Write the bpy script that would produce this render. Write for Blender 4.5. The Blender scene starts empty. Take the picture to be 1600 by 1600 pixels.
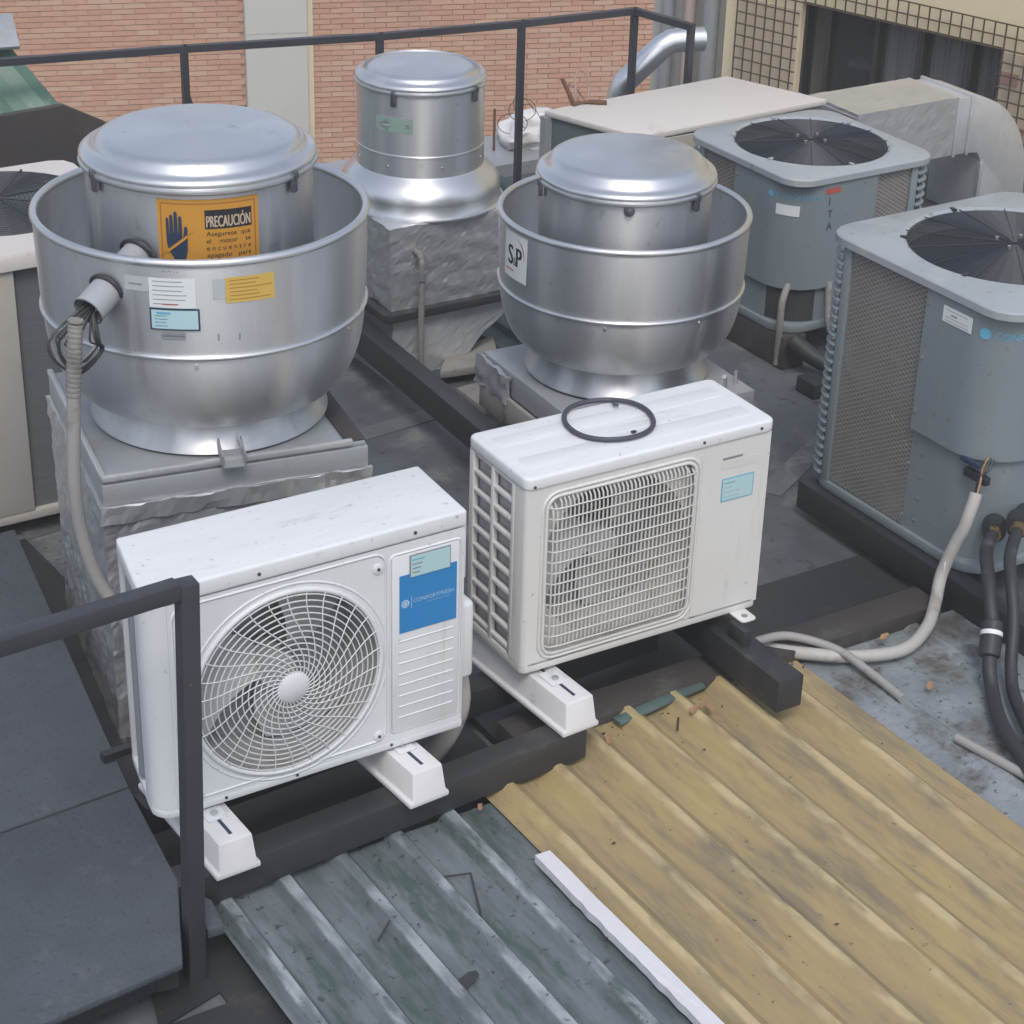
import bpy, bmesh, math, random
from mathutils import Vector, Matrix, noise
from mathutils.geometry import tessellate_polygon
random.seed(7)
R = math.radians
scene = bpy.context.scene
col = scene.collection

# ------------------------------------------------------------------ camera
cam = bpy.data.cameras.new('camera'); camo = bpy.data.objects.new('camera', cam); col.objects.link(camo)
PITCH, ROLL, YAW = R(28.017), R(1.7134), R(32.4986)
fw = Vector((math.sin(YAW)*math.cos(PITCH), math.cos(YAW)*math.cos(PITCH), -math.sin(PITCH)))
rt = Vector((math.cos(YAW), -math.sin(YAW), 0)); up = rt.cross(fw)
rt2 = rt*math.cos(ROLL) + up*math.sin(ROLL); up2 = up*math.cos(ROLL) - rt*math.sin(ROLL)
mw = Matrix((( rt2.x, up2.x, -fw.x, -1.34805), (rt2.y, up2.y, -fw.y, -3.56249), (rt2.z, up2.z, -fw.z, 2.80632), (0, 0, 0, 1)))
camo.matrix_world = mw
cam.sensor_width = 36; cam.lens = 72.0; cam.clip_start = 0.05; cam.clip_end = 400
scene.camera = camo

# ------------------------------------------------------------------ world, sun, exposure
SUN_EL, SUN_AZ = R(56), R(206)            # azimuth clockwise from +Y
world = bpy.data.worlds.new('World'); scene.world = world; world.use_nodes = True
wn = world.node_tree; wn.nodes.clear()
sky = wn.nodes.new('ShaderNodeTexSky'); sky.sky_type = 'NISHITA'; sky.sun_disc = False
sky.sun_elevation = SUN_EL; sky.sun_rotation = SUN_AZ; sky.air_density = 1.3; sky.dust_density = 3.0; sky.ozone_density = 2.5
hs = wn.nodes.new('ShaderNodeHueSaturation'); hs.inputs['Saturation'].default_value = 0.58
bg = wn.nodes.new('ShaderNodeBackground'); bg.inputs['Strength'].default_value = 0.15
wo = wn.nodes.new('ShaderNodeOutputWorld')
wn.links.new(sky.outputs[0], hs.inputs['Color']); tint = wn.nodes.new('ShaderNodeMix'); tint.data_type = 'RGBA'; tint.blend_type = 'MULTIPLY'; tint.inputs[0].default_value = 1.0; tint.inputs[7].default_value = (0.99, 0.99, 1.01, 1)   # cool overcast white balance
wn.links.new(hs.outputs[0], tint.inputs[6]); wn.links.new(tint.outputs[2], bg.inputs['Color']); wn.links.new(bg.outputs[0], wo.inputs[0])
sl = bpy.data.lights.new('sun', 'SUN'); sl.energy = 1.0; sl.angle = R(18); sl.color = (1.0, 0.97, 0.915)
so = bpy.data.objects.new('sun', sl); col.objects.link(so)
sd = Vector((math.sin(SUN_AZ)*math.cos(SUN_EL), math.cos(SUN_AZ)*math.cos(SUN_EL), math.sin(SUN_EL)))
so.rotation_euler = sd.to_track_quat('Z', 'Y').to_euler(); so.location = (0, 0, 12)
vs = scene.view_settings; vs.view_transform = 'Standard'; vs.look = 'None'; vs.exposure = 0.17; vs.gamma = 1.0; vs.use_curve_mapping = False

cy = scene.cycles; cy.max_bounces = 8; cy.diffuse_bounces = 2; cy.glossy_bounces = 4; cy.transmission_bounces = 2; cy.transparent_max_bounces = 6; cy.caustics_reflective = False; cy.caustics_refractive = False

# ------------------------------------------------------------------ materials
M = {}
def mat(name, c, rough=0.6, metal=0.0, c2=None, scale=6.0, amt=0.5, stretch=(1, 1, 1), bump=0.0, bscale=40.0, bstretch=None,
        dirt=None, dscale=2.5, dlo=0.52, dhi=0.7, dstretch=(1, 1, 1), rvar=0.08, spec=0.5, alpha=1.0, coat=0.0, aniso=0.0, speck=None, sscale=45, slo=0.62, shi=0.70, crest=None, cz0=0.0, cz1=1.0):
    m = bpy.data.materials.new(name); m.use_nodes = True
    nt = m.node_tree; N = nt.nodes; L = nt.links
    b = N['Principled BSDF']; b.inputs['Roughness'].default_value = rough; b.inputs['Metallic'].default_value = metal
    b.inputs['Specular IOR Level'].default_value = spec; b.inputs['Alpha'].default_value = alpha
    if coat: b.inputs['Coat Weight'].default_value = coat
    tc = N.new('ShaderNodeTexCoord')
    def mapped(st):
        mp = N.new('ShaderNodeMapping'); mp.inputs['Scale'].default_value = st
        L.new(tc.outputs['Object'], mp.inputs['Vector']); return mp
    c2 = c2 or tuple(x*0.8 for x in c)
    nz = N.new('ShaderNodeTexNoise'); nz.inputs['Scale'].default_value = scale; nz.inputs['Detail'].default_value = 4; nz.inputs['Roughness'].default_value = 0.62
    L.new(mapped(stretch).outputs[0], nz.inputs['Vector'])
    rp = N.new('ShaderNodeMapRange'); rp.inputs['From Min'].default_value = 0.3; rp.inputs['From Max'].default_value = 0.7; rp.inputs['To Max'].default_value = amt
    L.new(nz.outputs[0], rp.inputs['Value'])
    mx = N.new('ShaderNodeMix'); mx.data_type = 'RGBA'; mx.inputs[6].default_value = (*c, 1); mx.inputs[7].default_value = (*c2, 1)
    L.new(rp.outputs[0], mx.inputs[0]); out = mx.outputs[2]
    if dirt:
        n2 = N.new('ShaderNodeTexNoise'); n2.inputs['Scale'].default_value = dscale; n2.inputs['Detail'].default_value = 6; n2.inputs['Roughness'].default_value = 0.7
        L.new(mapped(dstretch).outputs[0], n2.inputs['Vector'])
        r2 = N.new('ShaderNodeMapRange'); r2.inputs['From Min'].default_value = dlo; r2.inputs['From Max'].default_value = dhi; r2.interpolation_type = 'SMOOTHSTEP'
        L.new(n2.outputs[0], r2.inputs['Value'])
        m2 = N.new('ShaderNodeMix'); m2.data_type = 'RGBA'; m2.inputs[7].default_value = (*dirt, 1)
        L.new(r2.outputs[0], m2.inputs[0]); L.new(out, m2.inputs[6]); out = m2.outputs[2]
        if metal > 0.3:
            mm = N.new('ShaderNodeMapRange'); mm.inputs['To Min'].default_value = metal; mm.inputs['To Max'].default_value = metal*0.35
            L.new(r2.outputs[0], mm.inputs['Value']); L.new(mm.outputs[0], b.inputs['Metallic'])
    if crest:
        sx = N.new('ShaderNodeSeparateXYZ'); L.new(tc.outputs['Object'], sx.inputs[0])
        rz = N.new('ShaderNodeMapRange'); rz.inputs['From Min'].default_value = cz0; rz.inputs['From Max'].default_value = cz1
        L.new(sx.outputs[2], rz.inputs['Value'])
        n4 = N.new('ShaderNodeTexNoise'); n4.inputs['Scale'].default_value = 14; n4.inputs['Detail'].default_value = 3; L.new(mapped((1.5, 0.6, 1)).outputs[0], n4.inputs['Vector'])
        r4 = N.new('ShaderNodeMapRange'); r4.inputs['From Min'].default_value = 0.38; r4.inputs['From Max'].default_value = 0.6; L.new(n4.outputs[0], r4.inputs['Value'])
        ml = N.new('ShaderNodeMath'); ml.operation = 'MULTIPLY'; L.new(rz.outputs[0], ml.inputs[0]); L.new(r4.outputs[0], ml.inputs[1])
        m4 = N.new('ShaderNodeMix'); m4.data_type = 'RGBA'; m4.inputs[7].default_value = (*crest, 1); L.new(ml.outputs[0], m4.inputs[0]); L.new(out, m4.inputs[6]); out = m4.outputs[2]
    if speck:
        n5 = N.new('ShaderNodeTexNoise'); n5.inputs['Scale'].default_value = sscale; n5.inputs['Detail'].default_value = 3; L.new(tc.outputs['Object'], n5.inputs['Vector'])
        r5 = N.new('ShaderNodeMapRange'); r5.inputs['From Min'].default_value = slo; r5.inputs['From Max'].default_value = shi; r5.inputs['To Max'].default_value = 0.75; L.new(n5.outputs[0], r5.inputs['Value'])
        m5 = N.new('ShaderNodeMix'); m5.data_type = 'RGBA'; m5.inputs[7].default_value = (*speck, 1); L.new(r5.outputs[0], m5.inputs[0]); L.new(out, m5.inputs[6]); out = m5.outputs[2]
    L.new(out, b.inputs['Base Color'])
    rr = N.new('ShaderNodeMapRange'); rr.inputs['To Min'].default_value = max(0.02, rough-rvar); rr.inputs['To Max'].default_value = min(1, rough+rvar)
    L.new(nz.outputs[0], rr.inputs['Value']); L.new(rr.outputs[0], b.inputs['Roughness'])
    if aniso:
        b.inputs['Anisotropic'].default_value = aniso; b.inputs['Anisotropic Rotation'].default_value = 0.25; tg = N.new('ShaderNodeTangent'); tg.direction_type = 'RADIAL'; tg.axis = 'Z'; L.new(tg.outputs[0], b.inputs['Tangent'])
    if bump:
        n3 = N.new('ShaderNodeTexNoise'); n3.inputs['Scale'].default_value = bscale; n3.inputs['Detail'].default_value = 2
        L.new(mapped(bstretch or stretch).outputs[0], n3.inputs['Vector'])
        bp = N.new('ShaderNodeBump'); bp.inputs['Strength'].default_value = bump; bp.inputs['Distance'].default_value = 0.02
        L.new(n3.outputs[0], bp.inputs['Height']); L.new(bp.outputs[0], b.inputs['Normal'])
    M[name] = m
    return m

mat('alu', (0.74, 0.745, 0.75), 0.40, 0.94, c2=(0.60, 0.61, 0.63), scale=2.4, amt=0.9, stretch=(5, 5, 0.3), rvar=0.12, aniso=0.84,
    dirt=(0.46, 0.465, 0.47), dscale=2.4, dlo=0.54, dhi=0.8, dstretch=(4, 4, 0.35), speck=(0.42, 0.42, 0.42), sscale=22, slo=0.66, shi=0.78)  # upright tone streaks imitate soft reflection bands as well as water stain
mat('alu_lid', (0.76, 0.77, 0.785), 0.33, 0.92, c2=(0.66, 0.675, 0.69), scale=4, amt=0.7, rvar=0.10, dirt=(0.54, 0.54, 0.54), dscale=3.5, dlo=0.52, dhi=0.82, aniso=0.5, speck=(0.48, 0.48, 0.48), sscale=25, slo=0.68, shi=0.78)
mat('alu_in', (0.50, 0.52, 0.55), 0.45, 0.85, c2=(0.40, 0.42, 0.45), scale=2, amt=0.6)
mat('galv', (0.72, 0.735, 0.75), 0.38, 0.55, c2=(0.55, 0.565, 0.585), scale=6, amt=0.9, dirt=(0.44, 0.44, 0.435), dscale=3.2, dlo=0.5, dhi=0.72, dstretch=(2, 2, 0.6))
mat('galv_flat', (0.46, 0.48, 0.50), 0.5, 0.45, c2=(0.36, 0.38, 0.40), scale=5, amt=0.8, dirt=(0.32, 0.31, 0.29), dscale=4, dlo=0.5, dhi=0.75)
mat('foil', (0.66, 0.67, 0.685), 0.34, 0.68, c2=(0.52, 0.53, 0.55), scale=9, amt=0.8, dirt=(0.36, 0.36, 0.37), dscale=5, dlo=0.56, dhi=0.76)
mat('pipe_shiny', (0.72, 0.75, 0.78), 0.30, 0.85, c2=(0.60, 0.63, 0.67), scale=4, amt=0.6)
mat('white', (0.72, 0.735, 0.75), 0.42, 0.0, c2=(0.64, 0.655, 0.67), scale=4, amt=0.6, dirt=(0.47, 0.46, 0.43), dscale=4.5, dlo=0.55, dhi=0.85, dstretch=(4, 4, 0.45), speck=(0.40, 0.38, 0.34), sscale=55, slo=0.68, shi=0.76)
mat('white_top', (0.76, 0.775, 0.79), 0.45, 0.0, c2=(0.69, 0.70, 0.715), scale=6, amt=0.6, dirt=(0.55, 0.54, 0.51), dscale=6, dlo=0.54, dhi=0.82, stretch=(1, 5, 1), dstretch=(0.7, 3, 1), speck=(0.42, 0.40, 0.36), sscale=50, slo=0.66, shi=0.74)
mat('cream', (0.70, 0.695, 0.675), 0.42, 0.0, c2=(0.63, 0.62, 0.595), scale=4, amt=0.6, dirt=(0.46, 0.43, 0.38), dscale=4.5, dlo=0.55, dhi=0.85, dstretch=(4, 4, 0.45), speck=(0.40, 0.36, 0.30), sscale=55, slo=0.68, shi=0.76)
mat('cream_grille', (0.66, 0.65, 0.62), 0.45, 0.0, c2=(0.55, 0.53, 0.49), scale=9, amt=0.6, dirt=(0.40, 0.36, 0.30), dscale=6, dlo=0.55, dhi=0.8)
mat('grille_white', (0.70, 0.71, 0.72), 0.4, c2=(0.62, 0.63, 0.64), scale=8)
mat('plastic_white', (0.72, 0.71, 0.72), 0.5, c2=(0.62, 0.61, 0.61), scale=10, amt=0.6, dirt=(0.45, 0.42, 0.40), dscale=9, dlo=0.55, dhi=0.75)
mat('dark_in', (0.035, 0.038, 0.042), 0.7, c2=(0.06, 0.06, 0.06), scale=10)
mat('fan_grey', (0.50, 0.51, 0.51), 0.5, c2=(0.42, 0.42, 0.42), scale=6, dirt=(0.34, 0.31, 0.26), dscale=5)
mat('coil', (0.17, 0.18, 0.19), 0.6, 0.1, c2=(0.11, 0.115, 0.12), scale=8, stretch=(1, 1, 20))
mat('fin_grey', (0.36, 0.37, 0.38), 0.6, 0.1, c2=(0.27, 0.275, 0.28), scale=8, stretch=(1, 1, 20))
mat('coil_net', (0.42, 0.42, 0.43), 0.6, 0.2, c2=(0.34, 0.34, 0.35), scale=8)
mat('coil_brown', (0.24, 0.22, 0.205), 0.75, 0.0, c2=(0.16, 0.145, 0.138), scale=9, amt=0.8, dirt=(0.38, 0.35, 0.30), dscale=7, dlo=0.55, dhi=0.8)
mat('guard_wire', (0.36, 0.335, 0.315), 0.6, 0.1, c2=(0.26, 0.24, 0.225), scale=12, dirt=(0.60, 0.57, 0.52), dscale=9, dlo=0.60, dhi=0.70)
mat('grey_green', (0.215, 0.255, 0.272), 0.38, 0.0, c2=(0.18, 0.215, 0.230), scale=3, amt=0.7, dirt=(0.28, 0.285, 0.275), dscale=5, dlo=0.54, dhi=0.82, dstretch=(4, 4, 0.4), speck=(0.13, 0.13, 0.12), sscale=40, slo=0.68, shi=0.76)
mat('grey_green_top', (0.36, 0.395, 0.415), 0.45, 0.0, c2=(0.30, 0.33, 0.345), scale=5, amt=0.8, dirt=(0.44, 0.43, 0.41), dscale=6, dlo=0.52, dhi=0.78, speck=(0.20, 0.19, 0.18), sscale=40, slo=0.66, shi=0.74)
mat('guard_black', (0.030, 0.034, 0.044), 0.5, 0.1, c2=(0.02, 0.023, 0.03), scale=6)
mat('rust_motor', (0.16, 0.085, 0.075), 0.7, c2=(0.10, 0.06, 0.055), scale=8)
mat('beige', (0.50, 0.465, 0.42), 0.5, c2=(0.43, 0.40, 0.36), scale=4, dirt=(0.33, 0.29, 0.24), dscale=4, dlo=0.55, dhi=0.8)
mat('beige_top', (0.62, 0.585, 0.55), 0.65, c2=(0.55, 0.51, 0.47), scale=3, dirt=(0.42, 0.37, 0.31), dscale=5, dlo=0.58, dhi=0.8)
mat('unit_green', (0.10, 0.135, 0.135), 0.5, c2=(0.08, 0.10, 0.10), scale=4)
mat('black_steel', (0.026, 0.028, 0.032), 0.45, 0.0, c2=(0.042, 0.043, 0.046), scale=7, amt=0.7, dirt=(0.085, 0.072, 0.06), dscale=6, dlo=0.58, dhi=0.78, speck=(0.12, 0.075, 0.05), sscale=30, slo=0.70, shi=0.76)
mat('rail_black', (0.038, 0.041, 0.050), 0.40, 0.0, c2=(0.058, 0.060, 0.068), scale=6, amt=0.6, dirt=(0.14, 0.105, 0.085), dscale=6, dlo=0.64, dhi=0.78, speck=(0.16, 0.09, 0.06), sscale=35, slo=0.70, shi=0.76)
mat('deck', (0.135, 0.148, 0.160), 0.45, 0.0, c2=(0.070, 0.076, 0.084), scale=2.2, amt=1.0, dirt=(0.24, 0.24, 0.235), dscale=3.5, dlo=0.5, dhi=0.72, bump=0.15, bscale=40, speck=(0.04, 0.04, 0.04), sscale=28, slo=0.62, shi=0.70)
mat('deck_seam', (0.19, 0.20, 0.21), 0.4, 0.2, c2=(0.11, 0.115, 0.12), scale=6, amt=1.0, dirt=(0.30, 0.30, 0.30), dscale=6, dlo=0.5, dhi=0.7)
mat('panel', (0.078, 0.090, 0.106), 0.7, 0.0, c2=(0.058, 0.067, 0.079), scale=5, amt=0.8, dirt=(0.105, 0.112, 0.124), dscale=14, dlo=0.55, dhi=0.75, bump=0.15, bscale=90, speck=(0.045, 0.05, 0.06), sscale=60, slo=0.60, shi=0.68)
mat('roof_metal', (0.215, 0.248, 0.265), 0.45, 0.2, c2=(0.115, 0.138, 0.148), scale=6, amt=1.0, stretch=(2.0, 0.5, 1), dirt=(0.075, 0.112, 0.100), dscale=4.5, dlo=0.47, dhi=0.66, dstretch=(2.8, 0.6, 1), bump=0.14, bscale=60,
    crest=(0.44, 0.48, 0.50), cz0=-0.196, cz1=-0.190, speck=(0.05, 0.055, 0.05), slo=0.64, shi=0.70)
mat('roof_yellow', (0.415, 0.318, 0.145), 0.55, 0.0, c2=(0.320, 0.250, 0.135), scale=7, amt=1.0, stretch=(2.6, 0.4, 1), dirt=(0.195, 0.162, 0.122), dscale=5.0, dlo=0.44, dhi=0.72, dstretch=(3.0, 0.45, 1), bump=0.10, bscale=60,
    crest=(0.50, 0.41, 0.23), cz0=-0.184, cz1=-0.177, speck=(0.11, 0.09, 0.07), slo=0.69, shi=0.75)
mat('roof_strip', (0.33, 0.36, 0.385), 0.5, 0.15, c2=(0.21, 0.24, 0.25), scale=6, amt=1.0, dirt=(0.13, 0.12, 0.11), dscale=5.0, dlo=0.46, dhi=0.64, bump=0.15, bscale=60, speck=(0.07, 0.06, 0.05), slo=0.62, shi=0.70)
mat('roof_teal', (0.06, 0.10, 0.10), 0.5, 0.1, c2=(0.035, 0.06, 0.06), scale=4, dirt=(0.02, 0.03, 0.03), dscale=4)
mat('green_sheet', (0.075, 0.160, 0.120), 0.45, 0.0, c2=(0.10, 0.19, 0.15), scale=4, dirt=(0.33, 0.36, 0.35), dscale=3, dlo=0.54, dhi=0.7)
mat('rust_plate', (0.080, 0.062, 0.055), 0.6, 0.1, c2=(0.045, 0.043, 0.047), scale=3, amt=1.0, dirt=(0.13, 0.085, 0.06), dscale=4, dlo=0.55, dhi=0.8)
mat('wood_dark', (0.060, 0.050, 0.046), 0.8, c2=(0.035, 0.032, 0.032), scale=5, stretch=(1, 8, 8), bump=0.3, bscale=20, bstretch=(2, 20, 20), dirt=(0.085, 0.09, 0.08), dscale=7)
mat('pale_board', (0.33, 0.31, 0.28), 0.8, c2=(0.24, 0.22, 0.20), scale=6, dirt=(0.15, 0.13, 0.12), dscale=6)
mat('white_strip', (0.70, 0.70, 0.73), 0.6, c2=(0.58, 0.57, 0.58), scale=7, dirt=(0.38, 0.36, 0.35), dscale=6, dlo=0.6, dhi=0.75, bump=0.1, bscale=40)
mat('conduit', (0.34, 0.33, 0.32), 0.55, 0.0, c2=(0.27, 0.26, 0.25), scale=7, dirt=(0.20, 0.18, 0.16), dscale=6)
mat('conduit_dirty', (0.27, 0.255, 0.235), 0.7, 0.0, c2=(0.19, 0.175, 0.16), scale=8, dirt=(0.10, 0.09, 0.08), dscale=8)
mat('conduit_white', (0.46, 0.44, 0.41), 0.65, 0.0, c2=(0.36, 0.34, 0.31), scale=8, dirt=(0.20, 0.18, 0.155), dscale=6, dlo=0.54, dhi=0.72)
mat('conduit_pvc', (0.37, 0.38, 0.40), 0.45, 0.0, c2=(0.31, 0.32, 0.33), scale=6)
mat('brass', (0.36, 0.26, 0.13), 0.45, 0.7, c2=(0.22, 0.16, 0.09), scale=15)
mat('rubber', (0.022, 0.024, 0.028), 0.55, c2=(0.05, 0.052, 0.055), scale=10, amt=0.5, dirt=(0.09, 0.09, 0.09), dscale=9, dlo=0.6)
mat('ring_grey', (0.060, 0.062, 0.085), 0.5, c2=(0.05, 0.05, 0.065), scale=10)
mat('cable_black', (0.03, 0.033, 0.036), 0.45)
mat('concrete', (0.60, 0.60, 0.55), 0.9, c2=(0.53, 0.53, 0.48), scale=1.2, dirt=(0.42, 0.41, 0.37), dscale=1.0, dlo=0.6, dhi=0.78, bump=0.1, bscale=10)
mat('concrete_stain', (0.50, 0.49, 0.44), 0.9, c2=(0.38, 0.385, 0.36), scale=3, stretch=(3, 3, 0.6), dirt=(0.25, 0.26, 0.25), dscale=3, dlo=0.5, dhi=0.7, dstretch=(3, 3, 0.5), bump=0.15, bscale=30)
mat('mortar', (0.545, 0.325, 0.225), 0.95, c2=(0.50, 0.295, 0.20), scale=3)
mat('brick_a', (0.6, 0.345, 0.23), 0.9, c2=(0.55, 0.31, 0.2), scale=0.8, dirt=(0.42, 0.27, 0.20), dscale=0.9, dlo=0.5, dhi=0.8)
mat('brick_b', (0.62, 0.38, 0.255), 0.9, c2=(0.57, 0.34, 0.22), scale=0.8, dirt=(0.42, 0.27, 0.20), dscale=0.9, dlo=0.5, dhi=0.8)
mat('brick_c', (0.57, 0.32, 0.215), 0.9, c2=(0.52, 0.285, 0.19), scale=0.8, dirt=(0.42, 0.27, 0.20), dscale=0.9, dlo=0.5, dhi=0.8)
mat('brick_d', (0.62, 0.41, 0.285), 0.9, c2=(0.58, 0.37, 0.25), scale=0.8, dirt=(0.42, 0.27, 0.20), dscale=0.9, dlo=0.5, dhi=0.8)
mat('yellow_wall', (0.76, 0.65, 0.42), 0.9, c2=(0.70, 0.60, 0.44), scale=2, dirt=(0.60, 0.54, 0.43), dscale=1.8, dlo=0.5, dhi=0.75)
mat('tan_wall', (0.64, 0.53, 0.38), 0.9, c2=(0.58, 0.48, 0.34), scale=3, dirt=(0.46, 0.39, 0.30), dscale=3)
mat('tile_pink', (0.44, 0.26, 0.20), 0.8)
mat('mesh_rust', (0.085, 0.060, 0.040), 0.8, c2=(0.12, 0.08, 0.05), scale=12)
mat('win_frame', (0.028, 0.026, 0.026), 0.5)
mat('glass', (0.06, 0.07, 0.075), 0.15, alpha=0.22, spec=0.6, rvar=0.03)
mat('curtain', (0.36, 0.34, 0.34), 0.9, c2=(0.27, 0.255, 0.255), scale=3, stretch=(4, 4, 0.3))
mat('room_dark', (0.10, 0.10, 0.10), 0.9)
mat('white_cloth', (0.78, 0.77, 0.76), 0.8, c2=(0.66, 0.66, 0.66), scale=4)
mat('lead_pipe', (0.36, 0.38, 0.38), 0.5, 0.3, c2=(0.27, 0.28, 0.28), scale=5, stretch=(1, 1, 0.3))
mat('pink_pipe', (0.46, 0.36, 0.32), 0.7, c2=(0.38, 0.30, 0.27), scale=5, stretch=(1, 1, 0.3))
mat('yard', (0.22, 0.215, 0.20), 0.9, c2=(0.16, 0.155, 0.15), scale=0.6, dirt=(0.1, 0.1, 0.1), dscale=0.4)
mat('teal_scrap', (0.10, 0.155, 0.15), 0.6, c2=(0.06, 0.085, 0.085), scale=12, dirt=(0.05, 0.05, 0.045), dscale=8)
mat('leaf_tan', (0.36, 0.22, 0.12), 0.8, c2=(0.26, 0.15, 0.085), scale=30)
mat('leaf_dark', (0.045, 0.048, 0.055), 0.8, c2=(0.03, 0.03, 0.034), scale=20)
mat('rust', (0.17, 0.085, 0.05), 0.85, c2=(0.09, 0.055, 0.04), scale=12)
mat('twig', (0.05, 0.045, 0.045), 0.85)
mat('st_orange', (0.62, 0.30, 0.045), 0.5, c2=(0.55, 0.255, 0.04), scale=8, amt=0.5)
mat('st_orange_dark', (0.40, 0.175, 0.04), 0.5)
mat('st_yellow', (0.62, 0.42, 0.09), 0.5, c2=(0.55, 0.36, 0.08), scale=8)
mat('st_white', (0.74, 0.76, 0.77), 0.5, c2=(0.66, 0.69, 0.70), scale=10)
mat('st_pale', (0.46, 0.48, 0.50), 0.5, c2=(0.40, 0.42, 0.44), scale=10)
mat('st_cyan', (0.42, 0.62, 0.67), 0.5, c2=(0.48, 0.64, 0.62), scale=20)
mat('st_blue', (0.022, 0.215, 0.52), 0.45, c2=(0.028, 0.24, 0.54), scale=6)
mat('st_cream', (0.66, 0.66, 0.62), 0.5, c2=(0.60, 0.60, 0.57), scale=14)
mat('st_green', (0.27, 0.38, 0.33), 0.5)
mat('ink_black', (0.020, 0.022, 0.028), 0.5)
mat('ink_navy', (0.030, 0.050, 0.095), 0.5)
mat('ink_grey', (0.25, 0.27, 0.30), 0.5)
mat('ink_red', (0.50, 0.09, 0.08), 0.5)
mat('ink_cyan', (0.14, 0.42, 0.62), 0.5)
mat('ink_pale', (0.42, 0.62, 0.80), 0.5)
mat('ink_tan', (0.62, 0.50, 0.36), 0.5)
mat('ink_teal', (0.16, 0.36, 0.40), 0.5)
mat('screw', (0.10, 0.10, 0.11), 0.4, 0.6)
mat('screw_bright', (0.62, 0.63, 0.64), 0.3, 0.8)
mat('latch', (0.20, 0.21, 0.24), 0.35, 0.8)

# ------------------------------------------------------------------ mesh builder
class MB:
    def __init__(s): s.v = []; s.f = []
    def add(s, v, f):
        o = len(s.v); s.v += [tuple(p) for p in v]; s.f += [tuple(i+o for i in q) for q in f]; return s
    def box(s, x0, x1, y0, y1, z0, z1, mtx=None):
        v = [Vector(p) for p in ((x0,y0,z0),(x1,y0,z0),(x1,y1,z0),(x0,y1,z0),(x0,y0,z1),(x1,y0,z1),(x1,y1,z1),(x0,y1,z1))]
        if mtx: v = [mtx @ p for p in v]
        return s.add(v, [(0,3,2,1),(4,5,6,7),(0,1,5,4),(1,2,6,5),(2,3,7,6),(3,0,4,7)])
    def beam(s, a, b, w, h, upv=(0, 0, 1)):
        a, b = Vector(a), Vector(b); d = (b-a).normalized(); u = Vector(upv)
        r = d.cross(u).normalized(); u = r.cross(d).normalized()
        v = []
        for p in (a, b):
            for sx, sz in ((-1,-1),(1,-1),(1,1),(-1,1)): v.append(p + r*(sx*w/2) + u*(sz*h/2))
        return s.add(v, [(3,2,1,0),(4,5,6,7),(0,1,5,4),(1,2,6,5),(2,3,7,6),(3,0,4,7)])
    def prism(s, poly, z0, z1):
        n = len(poly); v = [(x, y, z0) for x, y in poly] + [(x, y, z1) for x, y in poly]
        return s.add(v, [tuple(range(n-1, -1, -1)), tuple(range(n, 2*n))] + [(i, (i+1) % n, n+(i+1) % n, n+i) for i in range(n)])
    def tube(s, pts, r, n=10, closed=False, cap=True):
        P = [Vector(p) for p in pts]; m = len(P); rad = r if isinstance(r, (list, tuple)) else [r]*m
        v = []; prev = None
        for i, p in enumerate(P):
            if closed: t = P[(i+1) % m] - P[i-1]
            else: t = P[min(i+1, m-1)] - P[max(i-1, 0)]
            t.normalize()
            if prev is None:
                a = Vector((0, 0, 1)) if abs(t.z) < 0.9 else Vector((1, 0, 0)); u = t.cross(a).normalized()
            else: u = (prev - t*prev.dot(t)).normalized()
            prev = u; w = t.cross(u)
            for k in range(n):
                an = 2*math.pi*k/n; v.append(p + u*(math.cos(an)*rad[i]) + w*(math.sin(an)*rad[i]))
        f = []
        for i in range(m if closed else m-1):
            j = (i+1) % m
            for k in range(n): f.append((i*n+k, i*n+(k+1) % n, j*n+(k+1) % n, j*n+k))
        if cap and not closed: f += [tuple(range(n-1, -1, -1)), tuple(range((m-1)*n, m*n))]
        return s.add(v, f)
    def lathe(s, prof, n=96, closed=False):
        v = []; f = []; m = len(prof)
        for r, z in prof:
            for k in range(n):
                a = 2*math.pi*k/n; v.append((r*math.cos(a), r*math.sin(a), z))
        for i in range(m if closed else m-1):
            j = (i+1) % m
            for k in range(n): f.append((i*n+k, i*n+(k+1) % n, j*n+(k+1) % n, j*n+k))
        if not closed:
            if prof[0][0] < 0.02: f.append(tuple(range(n-1, -1, -1)))
            if prof[-1][0] < 0.02: f.append(tuple(range((m-1)*n, m*n)))
        return s.add(v, f)
    def disc(s, c, nrm, r, h, n=12):
        c = Vector(c); d = Vector(nrm).normalized(); return s.tube([c, c+d*h], r, n)
    def xf(s, mtx): s.v = [tuple(mtx @ Vector(p)) for p in s.v]; return s
    def build(s, name, mt, parent=None, smooth=None, bevel=0.0, seg=2):
        me = bpy.data.meshes.new(name); me.from_pydata(s.v, [], s.f)
        bm = bmesh.new(); bm.from_mesh(me); bmesh.ops.recalc_face_normals(bm, faces=bm.faces)
        if bevel:
            es = [e for e in bm.edges if len(e.link_faces) == 2 and e.calc_face_angle(0) > R(28)]
            bmesh.ops.bevel(bm, geom=es, offset=bevel, segments=seg, affect='EDGES', profile=0.5, clamp_overlap=True)
            smooth = smooth or 40
        bm.to_mesh(me); bm.free()
        if smooth:
            for p in me.polygons: p.use_smooth = True
            me.set_sharp_from_angle(angle=R(smooth))
        me.materials.append(M[mt])
        o = bpy.data.objects.new(name, me); col.objects.link(o)
        if parent: o.parent = parent
        return o

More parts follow.
